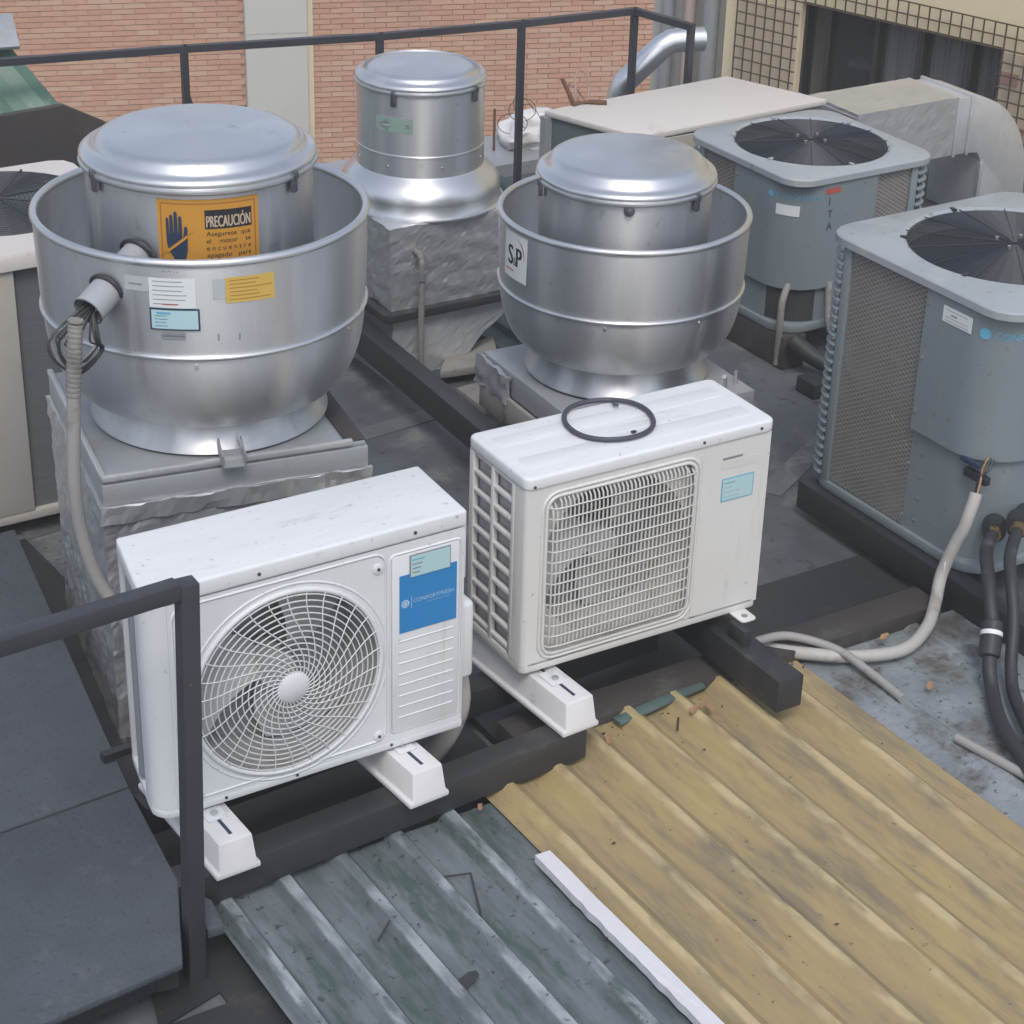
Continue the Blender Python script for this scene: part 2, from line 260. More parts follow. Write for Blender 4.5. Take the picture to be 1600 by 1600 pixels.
def tag(o, label=None, cat=None, group=None, kind=None):
    if label: o['label'] = label
    if cat: o['category'] = cat
    if group: o['group'] = group
    if kind: o['kind'] = kind
    return o
def thing(name, label, cat, loc=(0, 0, 0), rz=0.0, group=None):
    o = bpy.data.objects.new(name, None); col.objects.link(o); o.empty_display_size = 0.1
    o.location = loc; o.rotation_euler = (0, 0, rz); return tag(o, label, cat, group)
def inst(src, name, parent, loc=None, rot=None):
    o = bpy.data.objects.new(name, src.data); col.objects.link(o); o.parent = parent
    if loc: o.location = loc
    if rot: o.rotation_euler = rot
    return o
def spline(pts, n=8):
    P = [Vector(p) for p in pts]; out = []
    for i in range(len(P)-1):
        p0, p1, p2, p3 = P[max(i-1, 0)], P[i], P[i+1], P[min(i+2, len(P)-1)]
        for k in range(n):
            t = k/n; out.append(0.5*((2*p1) + (p2-p0)*t + (2*p0-5*p1+4*p2-p3)*t*t + (3*p1-p0-3*p2+p3)*t**3))
    out.append(P[-1]); return out
def rrect(x0, x1, y0, y1, r, n=6):
    out = []
    for cx, cy, a0 in ((x1-r, y0+r, -90), (x1-r, y1-r, 0), (x0+r, y1-r, 90), (x0+r, y0+r, 180)):
        for k in range(n+1):
            a = R(a0+90*k/n); out.append((cx+r*math.cos(a), cy+r*math.sin(a)))
    return out
def plate_hole(mb, outer, inner, y0, y1):
    """ring plate in the XZ plane between two closed loops of equal length, front at y0, back at y1"""
    n = len(outer); v = [(x, y0, z) for x, z in outer] + [(x, y0, z) for x, z in inner] + [(x, y1, z) for x, z in outer] + [(x, y1, z) for x, z in inner]
    f = []
    for i in range(n):
        j = (i+1) % n
        f += [(i, j, n+j, n+i), (2*n+i, 3*n+i, 3*n+j, 2*n+j), (i, 2*n+i, 2*n+j, j), (n+i, n+j, 3*n+j, 3*n+i)]
    return mb.add(v, f)
def ray_rect(cx, cz, a, x0, x1, z0, z1):
    c, s = math.cos(a), math.sin(a); t = 1e9
    if c > 1e-9: t = min(t, (x1-cx)/c)
    if c < -1e-9: t = min(t, (x0-cx)/c)
    if s > 1e-9: t = min(t, (z1-cz)/s)
    if s < -1e-9: t = min(t, (z0-cz)/s)
    return (cx+c*t, cz+s*t)
def letters(text, size, align='LEFT', extrude=0.0, width=None):
    """glyph outlines of a line of text as a flat mesh (x right, y up)"""
    cu = bpy.data.curves.new('lettering', 'FONT'); cu.body = text; cu.size = size; cu.align_x = align; cu.resolution_u = 3
    o = bpy.data.objects.new('lettering', cu); col.objects.link(o)
    bpy.context.view_layer.update()
    dg = bpy.context.evaluated_depsgraph_get(); me = bpy.data.meshes.new_from_object(o.evaluated_get(dg))
    v = [p.co.copy() for p in me.vertices]; f = [tuple(p.vertices) for p in me.polygons]
    bpy.data.objects.remove(o); bpy.data.meshes.remove(me); bpy.data.curves.remove(cu)
    if width and v:
        x0 = min(p.x for p in v); x1 = max(p.x for p in v); k = width/(x1-x0)
        for p in v: p.x = (p.x-x0)*k
    return v, f
def text_part(text, size, fn, mt, parent, name='lettering', width=None, align='LEFT', bold=0.0):
    v, f = letters(text, size, align, width=width); mb = MB()
    for d in ((-bold, 0, bold) if bold else (0,)): mb.add([fn(p.x+d, p.y+abs(d)*0.01) for p in v], f)
    return mb.build(name, mt, parent)
def tess(poly):
    return [tuple(t) for t in tessellate_polygon([[Vector((u, v*4, 0)) for u, v in poly]])]
def cyl_patch(rad, a0, a1, z0, z1, n=12, th=0.0012):
    mb = MB(); v = []; f = []
    for k in range(n+1):
        a = a0+(a1-a0)*k/n
        for z in (z0, z1):
            for rr in (rad, rad+th): v.append((rr*math.cos(a), rr*math.sin(a), z))
    for k in range(n):
        b = k*4; c = b+4
        f += [(b+1, c+1, c+3, b+3), (b+2, b+3, c+3, c+2), (b, c, c+1, b+1), (b, b+2, c+2, c)]
    f += [(0, 1, 3, 2), (n*4, n*4+2, n*4+3, n*4+1)]
    return mb.add(v, f)
def crumple(o, amp, freq, seed=0.0, keep=None):
    for v in o.data.vertices:
        w = v.co
        d = noise.noise_vector(Vector((w.x*freq+seed, w.y*freq, w.z*freq)))*amp
        q = noise.noise_vector(Vector((w.x*freq*2.3+seed, w.y*freq*2.3, w.z*freq*2.3)))
        d += Vector([abs(c)-0.25 for c in q])*amp*0.9
        v.co = w + d
def grid_box(mb, x0, x1, y0, y1, z0, z1, st=0.03, taper=None):
    """box skin divided into small quads (no bottom); taper(z)->(sx,sy) scales about the centre"""
    cx, cy = (x0+x1)/2, (y0+y1)/2
    def pt(x, y, z):
        if taper: sx, sy = taper(z); return (cx+(x-cx)*sx, cy+(y-cy)*sy, z)
        return (x, y, z)
    nx, ny, nz = [max(2, int((b-a)/st)) for a, b in ((x0, x1), (y0, y1), (z0, z1))]
    ring = [(x0+(x1-x0)*i/nx, y0) for i in range(nx)] + [(x1, y0+(y1-y0)*i/ny) for i in range(ny)] + [(x1-(x1-x0)*i/nx, y1) for i in range(nx)] + [(x0, y1-(y1-y0)*i/ny) for i in range(ny)]
    n = len(ring); v = []; f = []
    for k in range(nz+1):
        z = z0+(z1-z0)*k/nz
        for x, y in ring: v.append(pt(x, y, z))
    for k in range(nz):
        for i in range(n): f.append((k*n+i, k*n+(i+1) % n, (k+1)*n+(i+1) % n, (k+1)*n+i))
    f.append(tuple(nz*n+i for i in range(n)))
    return mb.add(v, f)

# ================================================================== SETTING
# yard far below, roof deck, roof sheets
yd = MB(); yd.add([(-90, -90, -9), (90, -90, -9), (90, 90, -9), (-90, 90, -9)], [(0, 1, 2, 3)]); tag(yd.build('yard_ground', 'yard'), 'grey yard ground far below the roof', None, kind='structure')
dk = MB(); dk.box(-2.6, 6.6, -2.6, 4.55, -9.0, -0.26)
tag(dk.build('roof_deck', 'deck'), 'dark grey flat roof deck under the machines', None, kind='structure')

def corrugated(x0, x1, y0, y1, z, pitch, h, base, top, first, ystep=0.1, rnd=0.0):
    """trapezoid-ribbed sheet, ribs along Y"""
    xs = [(x0, 0.0)]; x = first
    while x < x1-0.01:
        for dx, hh in ((-base/2, 0), (-top/2, h), (top/2, h), (base/2, 0)):
            if x0 < x+dx < x1: xs.append((x+dx, hh))
        x += pitch
    xs.append((x1, 0.0)); mb = MB(); ny = max(1, int((y1-y0)/ystep)); n = len(xs)
    for j in range(ny+1):
        y = y0+(y1-y0)*j/ny
        for (px, hh) in xs:
            mb.v.append((px, y, z+hh+rnd*noise.noise(Vector((px*4, y*2.0, z)))))
    for j in range(ny):
        for i in range(n-1): mb.f.append((j*n+i, j*n+i+1, (j+1)*n+i+1, (j+1)*n+i))
    return mb
rs = corrugated(0.075, 0.875, -2.4, -0.055, -0.215, 0.153, 0.024, 0.062, 0.026, 0.115, rnd=0.003)
tag(rs.build('roof_sheet', 'roof_metal', smooth=20), 'weathered grey-green ribbed metal roof sheet in the foreground', 'roof sheet')
ry = corrugated(0.845, 1.925, -2.4, 0.09, -0.206, 0.150, 0.030, 0.092, 0.016, 0.905, rnd=0.0022)
tag(ry.build('roof_sheet', 'roof_yellow', smooth=12), 'yellowed translucent fibreglass corrugated roof sheet, lower right', 'roof sheet')
rp_ = corrugated(1.925, 2.62, -2.4, 0.10, -0.222, 0.30, 0.010, 0.06, 0.03, 2.05, rnd=0.008)
tag(rp_.build('roof_sheet', 'roof_strip', smooth=20), 'stained pale metal roof strip beside the large grey condenser', 'roof sheet')
rt_ = corrugated(1.95, 3.4, 2.25, 4.3, -0.235, 0.12, 0.02, 0.06, 0.03, 2.0)
tag(rt_.build('roof_sheet', 'roof_teal', smooth=20), 'dark teal corrugated roof sheet behind the foil-wrapped duct', 'roof sheet')

ws = MB(); grid_box(ws, 0.806, 0.848, -2.4, -0.325, -0.200, -0.178, 0.012)
ws.v = [(x+0.0015*noise.noise(Vector((x*3, y*2.5, 0)))+(0.004*noise.noise(Vector((1, y*26, 3))) if x < 0.810 else 0), y, z+0.004*noise.noise(Vector((x*9, y*7, 5)))) for x, y, z in ws.v]
tag(ws.build('flashing_strip', 'white_strip'), 'long white edging strip between grey and yellow roof sheets', 'strip')

cshade = MB(); cshade.box(1.02, 2.50, 0.20, 0.50, -0.255, -0.232); tag(cshade.build('contact_shade', 'black_steel'), 'black sheet standing in for shade under and behind the right air conditioner', 'sheet')  # added black sheet, paints the dark contact shade between the beams
fshade = MB(); fshade.box(-2.5, 0.13, -2.5, -0.36, -0.257, -0.245); fshade.box(0.0, 0.13, -0.36, -0.05, -0.2575, -0.2495); fshade.prism([(-0.16, -0.355), (1.0, -0.04), (1.0, 0.46), (0.45, 0.46), (0.42, 0.60), (0.34, 1.86), (0.18, 1.80), (0.0, 0.3)], -0.2565, -0.2505); tag(fshade.build('floor_shade', 'black_steel'), 'black floor plates standing in for deep shade beside the roof sheets', None, kind='structure')  # dark plates laid where only shade falls, by the walkway and under the unit
for k, (a, b_) in enumerate((((0.9, 0.62), (1.15, 3.9)), ((1.9, 0.55), (2.45, 0.98)), ((2.55, 1.0), (3.2, 1.35)), ((0.35, 1.9), (1.9, 2.05)))):
    m_ = MB(); m_.beam((*a, -0.2585), (*b_, -0.2585), 0.085, 0.006); o = m_.build('membrane_seam', 'deck_seam'); tag(o, None, None, kind='structure')
# walkway of fibre-cement panels on a frame
wk = tag(bpy.data.objects.new('walkway', None), 'dark grey panel walkway in the lower left corner', None, kind='structure'); col.objects.link(wk)
def panel_poly(y0, y1, e=0.0):
    xr = lambda y: 0.005 + (y+0.09)*0.130
    yl = 0.074*0 ; dx = -1.6
    return [(dx, y0-(1.6)*0.075), (xr(y0)-e, y0), (xr(y1)-e, y1), (dx, y1-1.6*0.075)]
p1 = MB(); p1.prism([(-1.7, -0.50), (-0.098, -0.352), (0.005, -0.09), (0.046, 0.292), (-1.7, 0.175)], -0.118, -0.10); p1.build('panel', 'panel', wk, bevel=0.003)
p2 = MB(); p2.prism([(-1.7, 0.183), (0.047, 0.300), (0.250, 1.66), (-1.7, 1.55)], -0.118, -0.10); p2.build('panel', 'panel', wk, bevel=0.003)
p3 = MB(); p3.prism([(0.004, -0.25), (0.02, -0.10), (0.055, -0.16), (0.042, -0.255)], -0.15, -0.125); p3.build('panel', 'panel', wk, bevel=0.003)
fr = MB(); fr.beam((-1.7, -0.40, -0.162), (-0.10, -0.265, -0.162), 0.05, 0.085); fr.beam((-0.115, -0.30, -0.163), (0.20, 1.66, -0.163), 0.05, 0.085); fr.beam((-1.7, 0.18, -0.172), (0.03, 0.29, -0.172), 0.05, 0.075)
fr.build('frame', 'black_steel', wk)
for (x, y) in ((0.03, 0.42), (0.12, 1.02)):
    b = MB(); b.beam((x, y, -0.085), (x+0.12, y+0.01, -0.085), 0.022, 0.02); b.build('bracket', 'black_steel', wk)

# ------------------------------------------------------------------ brick building far behind
BD = Vector((math.cos(R(-19)), math.sin(R(-19)), 0)); BB = Vector((8.01601, 16.1366, 0))
bw = thing('brick_building', 'far red brick building wall with a pale concrete column', 'building', (BB.x, BB.y, -9), R(-19))
b = MB(); b.box(-14, 12, 0.02, 6, 0, 12.2); b.build('wall', 'mortar', bw)
c = MB(); c.box(-0.32, 0.345, -0.10, 0.25, 0, 12.3); cc = c.build('column', 'concrete', bw, bevel=0.02)
for z in (6.0, 6.62): 
    g = MB(); g.box(-0.322, 0.347, -0.102, -0.098, z, z+0.015); g.build('joint', 'concrete_stain', cc)
g = MB(); g.box(0.348, 0.41, -0.03, 0.10, 0, 12.2); g.build('edge_strip', 'yellow_wall', bw)
BW, BH, PX, PZ = 0.232, 0.049, 0.242, 0.057
bsrc = {}
for k in 'abcd':
    m_ = MB(); m_.box(-BW/2, BW/2, 0.004, 0.03, -BH/2, BH/2)
    me = bpy.data.meshes.new('brick'); me.from_pydata(m_.v, [], m_.f); me.materials.append(M['brick_'+k]); bsrc[k] = me
cand = []; rest = {k: MB() for k in 'abcd'}
for row in range(-14, 62):
    z = 3.9 + row*PZ + BH/2
    for i in range(-22, 26):
        x = i*PX + (PX/2 if row % 2 else 0)
        k = random.choices('abcd', (5, 4, 4, 1.6))[0]
        if -0.32-BW/2 < x < 0.41+BW/2:
            a, b_ = x-BW/2, x+BW/2
            if a < -0.36: rest[k].box(a, -0.325, 0.004, 0.03, z-BH/2, z+BH/2)
            if b_ > 0.45: rest[k].box(0.415, b_, 0.004, 0.03, z-BH/2, z+BH/2)
            continue
        cand.append((x, z, k))
def brick_score(c):
    x, z, k = c; zz = z-9
    vis = (-2.75 < x < -0.35 and -3.75 < zz < -2.66) or (0.55 < x < 0.9 and -4.4 < zz < -2.7) or (1.75 < x < 3.9 and -3.85 < zz < -2.78)
    return (0 if vis else 1, random.random())
cand.sort(key=brick_score)
for n_, (x, z, k) in enumerate(cand):
    dy = random.uniform(-0.003, 0.003)
    if n_ < 300:
        o = bpy.data.objects.new('brick', bsrc[k]); col.objects.link(o); o.parent = bw; o.location = (x, dy, z)
    else: rest[k].box(x-BW/2, x+BW/2, 0.004+dy, 0.03, z-BH/2, z+BH/2)
for k in 'abcd': tag(rest[k].build('brickwork', 'brick_'+k, bw), kind='stuff')

# ------------------------------------------------------------------ yellow building at the right with window and wire mesh
MD = Vector((0.2599, -0.96564, 0)); MQ = Vector((4.60333, 3.71501, 0))
yb = thing('yellow_building', 'pale yellow rendered building wall with dark window, upper right', 'building', (5.317, 4.588, -10.416), math.atan2(MD.y, MD.x))
# local: x along wall toward viewer, y = outward normal is -? (local +y points away from camera side)
def lz(z): return z+9
w = MB()
w.box(-0.25, 0.175, 0, 0.25, 0, 12.1); w.box(1.205, 3.2, 0, 0.25, 0, 12.1); w.box(0.175, 1.205, 0, 0.25, lz(0.545), 12.1); w.box(0.175, 1.205, 0, 0.25, 0, lz(-0.25))
w.build('wall', 'yellow_wall', yb)
w = MB(); w.box(1.212, 3.2, -0.006, 0.0, lz(-0.6), lz(0.53)); w.build('render_patch', 'tan_wall', yb)
w = MB(); w.box(-0.175, 0.165, -0.006, 0.0, lz(-0.6), lz(0.50)); w.build('render_patch', 'tan_wall', yb)
for z in (0.18, 0.40):
    w = MB(); w.box(1.22, 1.30 if z > 0.3 else 1.36, -0.012, -0.006, lz(z), lz(z)+0.05); w.build('tile', 'tile_pink', yb)
wn_ = MB(); wn_.box(0.175, 0.19, 0.03, 0.10, lz(-0.25), lz(0.545)); wn_.box(1.19, 1.205, 0.03, 0.10, lz(-0.25), lz(0.545)); wn_.box(0.19, 1.19, 0.03, 0.10, lz(0.53), lz(0.545))
win = wn_.build('window', 'win_frame', yb)
for x in (0.305, 0.56, 0.795, 1.04):
    m_ = MB(); m_.box(x-0.011, x+0.011, 0.035, 0.085, lz(-0.25), lz(0.53)); m_.build('mullion', 'win_frame', win)
xs = (0.19, 0.305, 0.56, 0.795, 1.04, 1.19)
for a, b_ in zip(xs[:-1], xs[1:]):
    m_ = MB(); m_.box(a+0.011, b_-0.011, 0.06, 0.064, lz(-0.25), lz(0.53)); m_.build('pane', 'glass', win)
for a, b_ in ((0.57, 0.785), (0.805, 1.03), (1.05, 1.185)):
    m_ = MB(); n = 44
    for i in range(n+1):
        x = a+(b_-a)*i/n; y = 0.11+0.006*math.sin(i*1.15)+0.003*math.sin(i*2.7)
        m_.v += [(x, y, lz(-0.25)), (x, y, lz(0.52))]
    for i in range(n): m_.f.append((2*i, 2*i+2, 2*i+3, 2*i+1))
    m_.build('curtain', 'curtain', win, smooth=60)
m_ = MB(); m_.add([(x_, y_, lz(z_)) for x_ in (0.0, 2.2) for y_ in (0.252, 0.85) for z_ in (-0.6, 0.9)], [(0, 1, 3, 2), (4, 6, 7, 5), (2, 3, 7, 6), (0, 2, 6, 4), (1, 5, 7, 3)]); m_.build('room_interior', 'room_dark', yb)
for z in (0.06, 0.24):
    m_ = MB(); m_.box(0.32, 0.55, 0.2, 0.23, lz(z), lz(z)+0.03); m_.build('shelf_edge', 'room_dark', yb)
# welded wire mesh screen fixed in front of the wall, open at the window
ms = thing('wire_mesh_screen', 'rusty square wire mesh screen around the dark window', 'mesh screen', (5.317, 4.588, -10.416), math.atan2(MD.y, MD.x))
CELL = 0.0535; wx0, wx1, wz0, wz1 = 0.185, 1.215, -0.6, 0.545
def wire(x0, x1, z0, z1, y):
    m_ = MB(); t = 0.0026
    if x0 == x1: m_.box(x0-t, x0+t, y-t, y+t, lz(z0), lz(z1))
    else: m_.box(x0, x1, y-t, y+t, lz(z0)-t, lz(z0)+t)
    m_.build('wire', 'mesh_rust', ms)
x = -0.165; zt = lambda x: 0.655
while x < 2.0:
    if wx0 < x < wx1: wire(x, x, wz1, 0.655, -0.03)
    else: wire(x, x, -0.45, 0.655, -0.03)
    x += CELL
z = 0.655
while z > -0.45:
    if z > wz1: wire(-0.165, 2.0, z, z, -0.0352)
    else: wire(-0.165, wx0, z, z, -0.0352); wire(wx1, 2.0, z, z, -0.0352)
    z -= CELL
# stained pier with service pipes between the two buildings
pr = thing('stained_pier', 'stained grey concrete pier with vertical pipes beside yellow building', 'pier', (5.317, 4.588, -10.416), math.atan2(MD.y, MD.x))
m_ = MB(); m_.box(-0.72, -0.25, 0.05, 0.6, 0, 12.1); m_.build('pier_body', 'concrete_stain', pr)
for x, r_, mt in ((-0.60, 0.032, 'lead_pipe'), (-0.47, 0.028, 'pink_pipe'), (-0.345, 0.040, 'lead_pipe')):
    m_ = MB(); m_.tube([(x, 0.01, 0), (x, 0.01, 12.1)], r_, 14); m_.build('pipe', mt, pr, smooth=40)

for o in (yb, ms, pr): o.scale = (1.12, 1.12, 1.12)

# ------------------------------------------------------------------ back of the roof: parapet ledge, railing, green roof, plate
lg = MB(); lg.box(2.6, 5.4, 4.1, 4.5, -0.26, -0.20); tag(lg.build('back_ledge', 'galv_flat'), 'grey ledge along the back of the roof', None, kind='structure')

gr = thing('green_roof', 'green painted ribbed metal roof at the far left edge', 'roof', (0, 0, 0))
P0 = Vector((1.17, 4.22, 0.64)); P1 = Vector((1.62, 3.55, -0.12)); Ld = Vector((-1.0, 0.18, 0.0))
m_ = MB(); n = 26
for i in range(n+1):
    off = Ld*(i*0.06); hgt = 0.014 if (i % 3) == 1 else 0
    m_.v += [tuple(P0+off+Vector((0, 0, hgt))), tuple(P1+off+Vector((0, 0, hgt))), tuple(P0+off+Vector((0.0, 0.02, -0.03))), tuple(P1+off+Vector((0.0, 0.02, -0.03)))]
for i in range(n):
    a = 4*i; b_ = a+4; m_.f += [(a, b_, b_+1, a+1), (a+2, a+3, b_+3, b_+2)]
m_.f += [(0, 1, 3, 2)]
m_.build('sheet', 'green_sheet', gr)
m_ = MB(); m_.beam(P0+Vector((0.05, -0.05, 0.02)), P0+Ld*1.6+Vector((0, -0.05, 0.02)), 0.17, 0.02, (0, -0.55, 0.8)); m_.build('ridge_cap', 'galv_flat', gr, bevel=0.004)
m_ = MB(); m_.box(-0.6, 1.45, 3.95, 4.2, -0.26, 0.1); m_.build('wall', 'concrete_stain', gr)

yq = lambda x: 3.2826-0.1304*x
qq = [(-0.9, 0.52), (1.03, 0.665), (1.17, 0.59), (1.12, -0.26), (-0.9, -0.26)]
rp = MB(); rp.add([(x, yq(x), z) for x, z in qq]+[(x, yq(x)+0.03, z) for x, z in qq], [(0, 4, 3, 2, 1), (5, 6, 7, 8, 9)] + [(i, (i+1) % 5, 5+(i+1) % 5, 5+i) for i in range(5)])
tag(rp.build('rusty_sheet', 'rust_plate'), 'dark rusty brown sheet metal panel behind the beige condenser', 'metal panel')

rl = thing('roof_railing', 'thin black steel railing along the back edge of the roof', 'railing', (2.4, 3.7, -0.26))
o0 = Vector((2.4, 3.7, -0.26))
RP = [Vector((0.10, 4.17, 0.6)), Vector((1.783, 3.852, 0.6)), Vector((2.559, 3.673, 0.6)), Vector((3.184, 3.59, 0.6)), Vector((3.733, 3.556, 0.6)), Vector((3.796, 3.235, 0.6))]
m_ = MB()
for a, b_ in zip(RP[:-1], RP[1:]): m_.beam(a-o0, b_-o0+(b_-a).normalized()*0.012, 0.028, 0.028)
m_.build('top_rail', 'rail_black', rl)
for p in [RP[0]] + RP[1:]:
    m_ = MB(); m_.beam(Vector((p.x, p.y, -0.24))-o0, Vector((p.x, p.y, 0.588))-o0, 0.026, 0.026, (0, 1, 0)); m_.build('post', 'rail_black', rl)

# near railing
nr = thing('steel_railing', 'black square-tube railing corner in front of the left air conditioner', 'railing', (-0.03, -0.25, -0.2))
o0 = Vector((-0.03, -0.25, -0.2))
m_ = MB(); m_.beam(Vector((-0.029, -0.243, -0.256))-o0, Vector((-0.004, -0.262, 0.765))-o0, 0.040, 0.040, (0, 1, 0)); m_.build('post', 'rail_black', nr, bevel=0.003)
m_ = MB(); m_.beam(Vector((-1.5, -0.375, 0.752))-o0, Vector((-0.024, -0.262, 0.752))-o0, 0.038, 0.038); m_.build('top_rail', 'rail_black', nr, bevel=0.003)

# ------------------------------------------------------------------ steel beams
def steel(a, b_, w, h, label, name='steel_beam', mt='black_steel'):
    m_ = MB(); m_.beam(a, b_, w, h); return tag(m_.build(name, mt, bevel=0.003), label, 'beam')
steel((-0.03, -0.075, -0.145), (1.14, 0.0, -0.145), 0.075, 0.085, 'black steel beam in front, carrying both white air conditioners')
steel((0.05, 0.235, -0.148), (1.60, 0.33, -0.148), 0.07, 0.08, 'black steel beam behind, under the rear of the air conditioners')
steel((1.692, -0.165, -0.10), (1.70, 0.62, -0.10), 0.082, 0.095, 'short black beam sticking out under the right air conditioner')
steel((2.535, -1.2, -0.18), (2.56, 0.84, -0.18), 0.06, 0.095, 'black steel beam under the large grey condenser')
steel((1.735, 0.75, -0.095), (1.83, 2.75, -0.095), 0.07, 0.10, 'black steel beam running back between the exhaust fans')
steel((3.255, 1.76, -0.195), (3.255, 2.5, -0.195), 0.10, 0.125, 'dark beam under the smaller grey condenser', mt='wood_dark')
m_ = MB(); m_.box(1.02, 2.46, 0.085, 0.20, -0.255, -0.175); tag(m_.build('timber_beam', 'wood_dark', bevel=0.006), 'dirty dark timber at the top edge of the yellow sheet', 'timber')
m_ = MB(); m_.beam((1.30, 0.055, -0.186), (1.60, 0.088, -0.182), 0.035, 0.012); tag(m_.build('flashing_scrap', 'teal_scrap', bevel=0.004), 'torn green flashing scrap at the yellow sheet edge', 'flashing')

# loose boards and ledges between the fans
for pts, lab in (([(2.10, 2.33), (2.36, 2.43), (2.25, 2.19), (2.02, 2.23)], 'pale concrete board behind the foil hopper'),
                 ([(2.00, 2.08), (2.20, 2.10), (2.13, 1.90), (2.00, 1.885)], 'pale square board lying beside the black beam'),
                 ([(2.06, 1.86), (2.16, 1.87), (2.11, 1.77), (2.03, 1.78)], 'small pale board nearest the right air conditioner')):
    m_ = MB(); m_.prism(pts[::-1], -0.225, -0.195); tag(m_.build('loose_board', 'pale_board', bevel=0.003), lab, 'board')

# ================================================================== OBJECTS
# ------------------------------------------------------------------ kitchen exhaust fans
def arc(cx, cz, r, a0, a1, n=8): return [(cx+r*math.cos(R(a0+(a1-a0)*k/n)), cz+r*math.sin(R(a0+(a1-a0)*k/n))) for k in range(n+1)]
def lid_profile(Rl, z0, h, Rt):
    """spun lid: rolled lower edge, two beads, step, rounded shoulder, flat top"""
    p = [(Rl-0.004, z0-0.011), (Rl+0.004, z0-0.009), (Rl+0.007, z0-0.004), (Rl+0.006, z0+0.002), (Rl+0.001, z0+0.004), (Rl+0.004, z0+0.009), (Rl+0.005, z0+0.014), (Rl+0.003, z0+0.020), (Rl-0.003, z0+0.025)]
    p += [(Rl-0.010, z0+0.027), (Rl-0.018, z0+0.029), (Rl-0.025, z0+0.034), (Rl-0.029, z0+0.041)]
    H_ = h; sh = Rl-0.030
    p += [(sh-0.003, z0+H_-0.020), (sh-0.009, z0+H_-0.010), (sh-0.018, z0+H_-0.004), (sh-0.030, z0+H_-0.001), (sh-0.045, z0+H_), (Rt*0.5, z0+H_+0.003), (0.005, z0+H_+0.004)]
    return p
def sticker_lines(root, rad, a0, a1, z0, z1, n, mt, frac=0.86, hh=0.0016):
    """rows of small print on a curved sticker"""
    for i in range(n):
        zc = z1-(z1-z0)*(i+0.7)/(n+0.4); e = a0+(a1-a0)*random.uniform(0.6, frac)
        cyl_patch(rad, a0+(a1-a0)*0.08, e, zc-hh/2, zc+hh/2, 6, 0.0006).build('print_line', mt, root)
def upblast(name, label, ctr, zb, dz, Rr, Rh, facing):
    """upblast exhaust fan; dz = heights above the curb of neck top, bead, rim, lid edge, lid height"""
    root = thing(name, label, 'exhaust fan', (ctr[0], ctr[1], zb))
    zn, zbd, zr, zl, hl = dz
    m_ = MB(); prof = [(Rh+0.022, 0.0), (Rh+0.018, 0.010), (Rh+0.004, 0.030), (Rh-0.006, zn-0.01), (Rh-0.004, zn+0.02)]
    m_.lathe(prof); m_.build('neck', 'alu', root, smooth=40)
    rb = Rr-0.010; m_ = MB()                      # bowl, double walled
    out = [(Rh-0.01, zn-0.002), (Rh+0.03, zn+0.012)] + arc(rb-0.13, zbd-0.06+0.0, 0.13, -70, -5, 8)
    # scale the lower curve so that it meets the bead
    zc = zbd-0.055; lowz = zn
    cur = [(rb-(rb-Rh+0.01)*(1-math.sin(t)**0.85), lowz+(zbd-lowz)*(1-math.cos(t))) for t in [R(4+86*k/16) for k in range(17)]]
    out = [(Rh-0.015, zn)] + cur
    m_.lathe(out); bowl = m_.build('bowl', 'alu', root, smooth=50)
    m_ = MB(); m_.lathe([(rb, zbd), (rb+0.004, zbd+0.05), (rb+0.008, zr-0.03), (rb+0.006, zr-0.004)])
    m_.lathe([(rb+0.003, zr-0.004), (rb+0.004, zr-0.03), (rb-0.001, zbd), (rb-0.03, zbd-0.05)]); sk = m_.build('windband', 'alu', root, smooth=50)
    m_ = MB(); m_.lathe(arc(rb+0.004, zr, 0.0105, 0, 345, 12), closed=True); m_.build('rim', 'alu_lid', root, smooth=60)
    m_ = MB(); m_.lathe(arc(rb+0.002, zbd+0.004, 0.0065, 0, 330, 10), closed=True); m_.build('bead', 'alu_lid', root, smooth=60)
    m_ = MB(); m_.lathe([(Rh-0.006, zl+0.006), (Rh-0.006, zr-0.02), (Rh-0.008, zbd)]); m_.build('motor_housing', 'alu', root, smooth=50)
    m_ = MB(); m_.lathe(lid_profile(Rh+0.002, zl, hl, Rh-0.075)); m_.build('lid', 'alu_lid', root, smooth=55)
    m_ = MB(); m_.lathe([(rb-0.02, zbd-0.03), (Rh-0.006, zbd-0.02)]); m_.build('gutter', 'alu_in', root)
    return root, rb
def latch(root, rad, ang, z, mt='latch'):
    l = MB(); l.box(0.0, 0.010, -0.009, 0.009, -0.042, 0.0); l.box(0.002, 0.016, -0.005, 0.005, -0.008, 0.014)
    l.xf(Matrix.Rotation(ang, 4, 'Z') @ Matrix.Translation((rad-0.003, 0, z))); l.build('latch', mt, root, bevel=0.002)
def rivet(root, rad, ang, z, r=0.005):
    l = MB(); d = Vector((math.cos(ang), math.sin(ang), 0)); l.disc(d*(rad-0.001)+Vector((0, 0, z)), d, r, 0.004, 10); l.build('rivet', 'screw_bright', root)

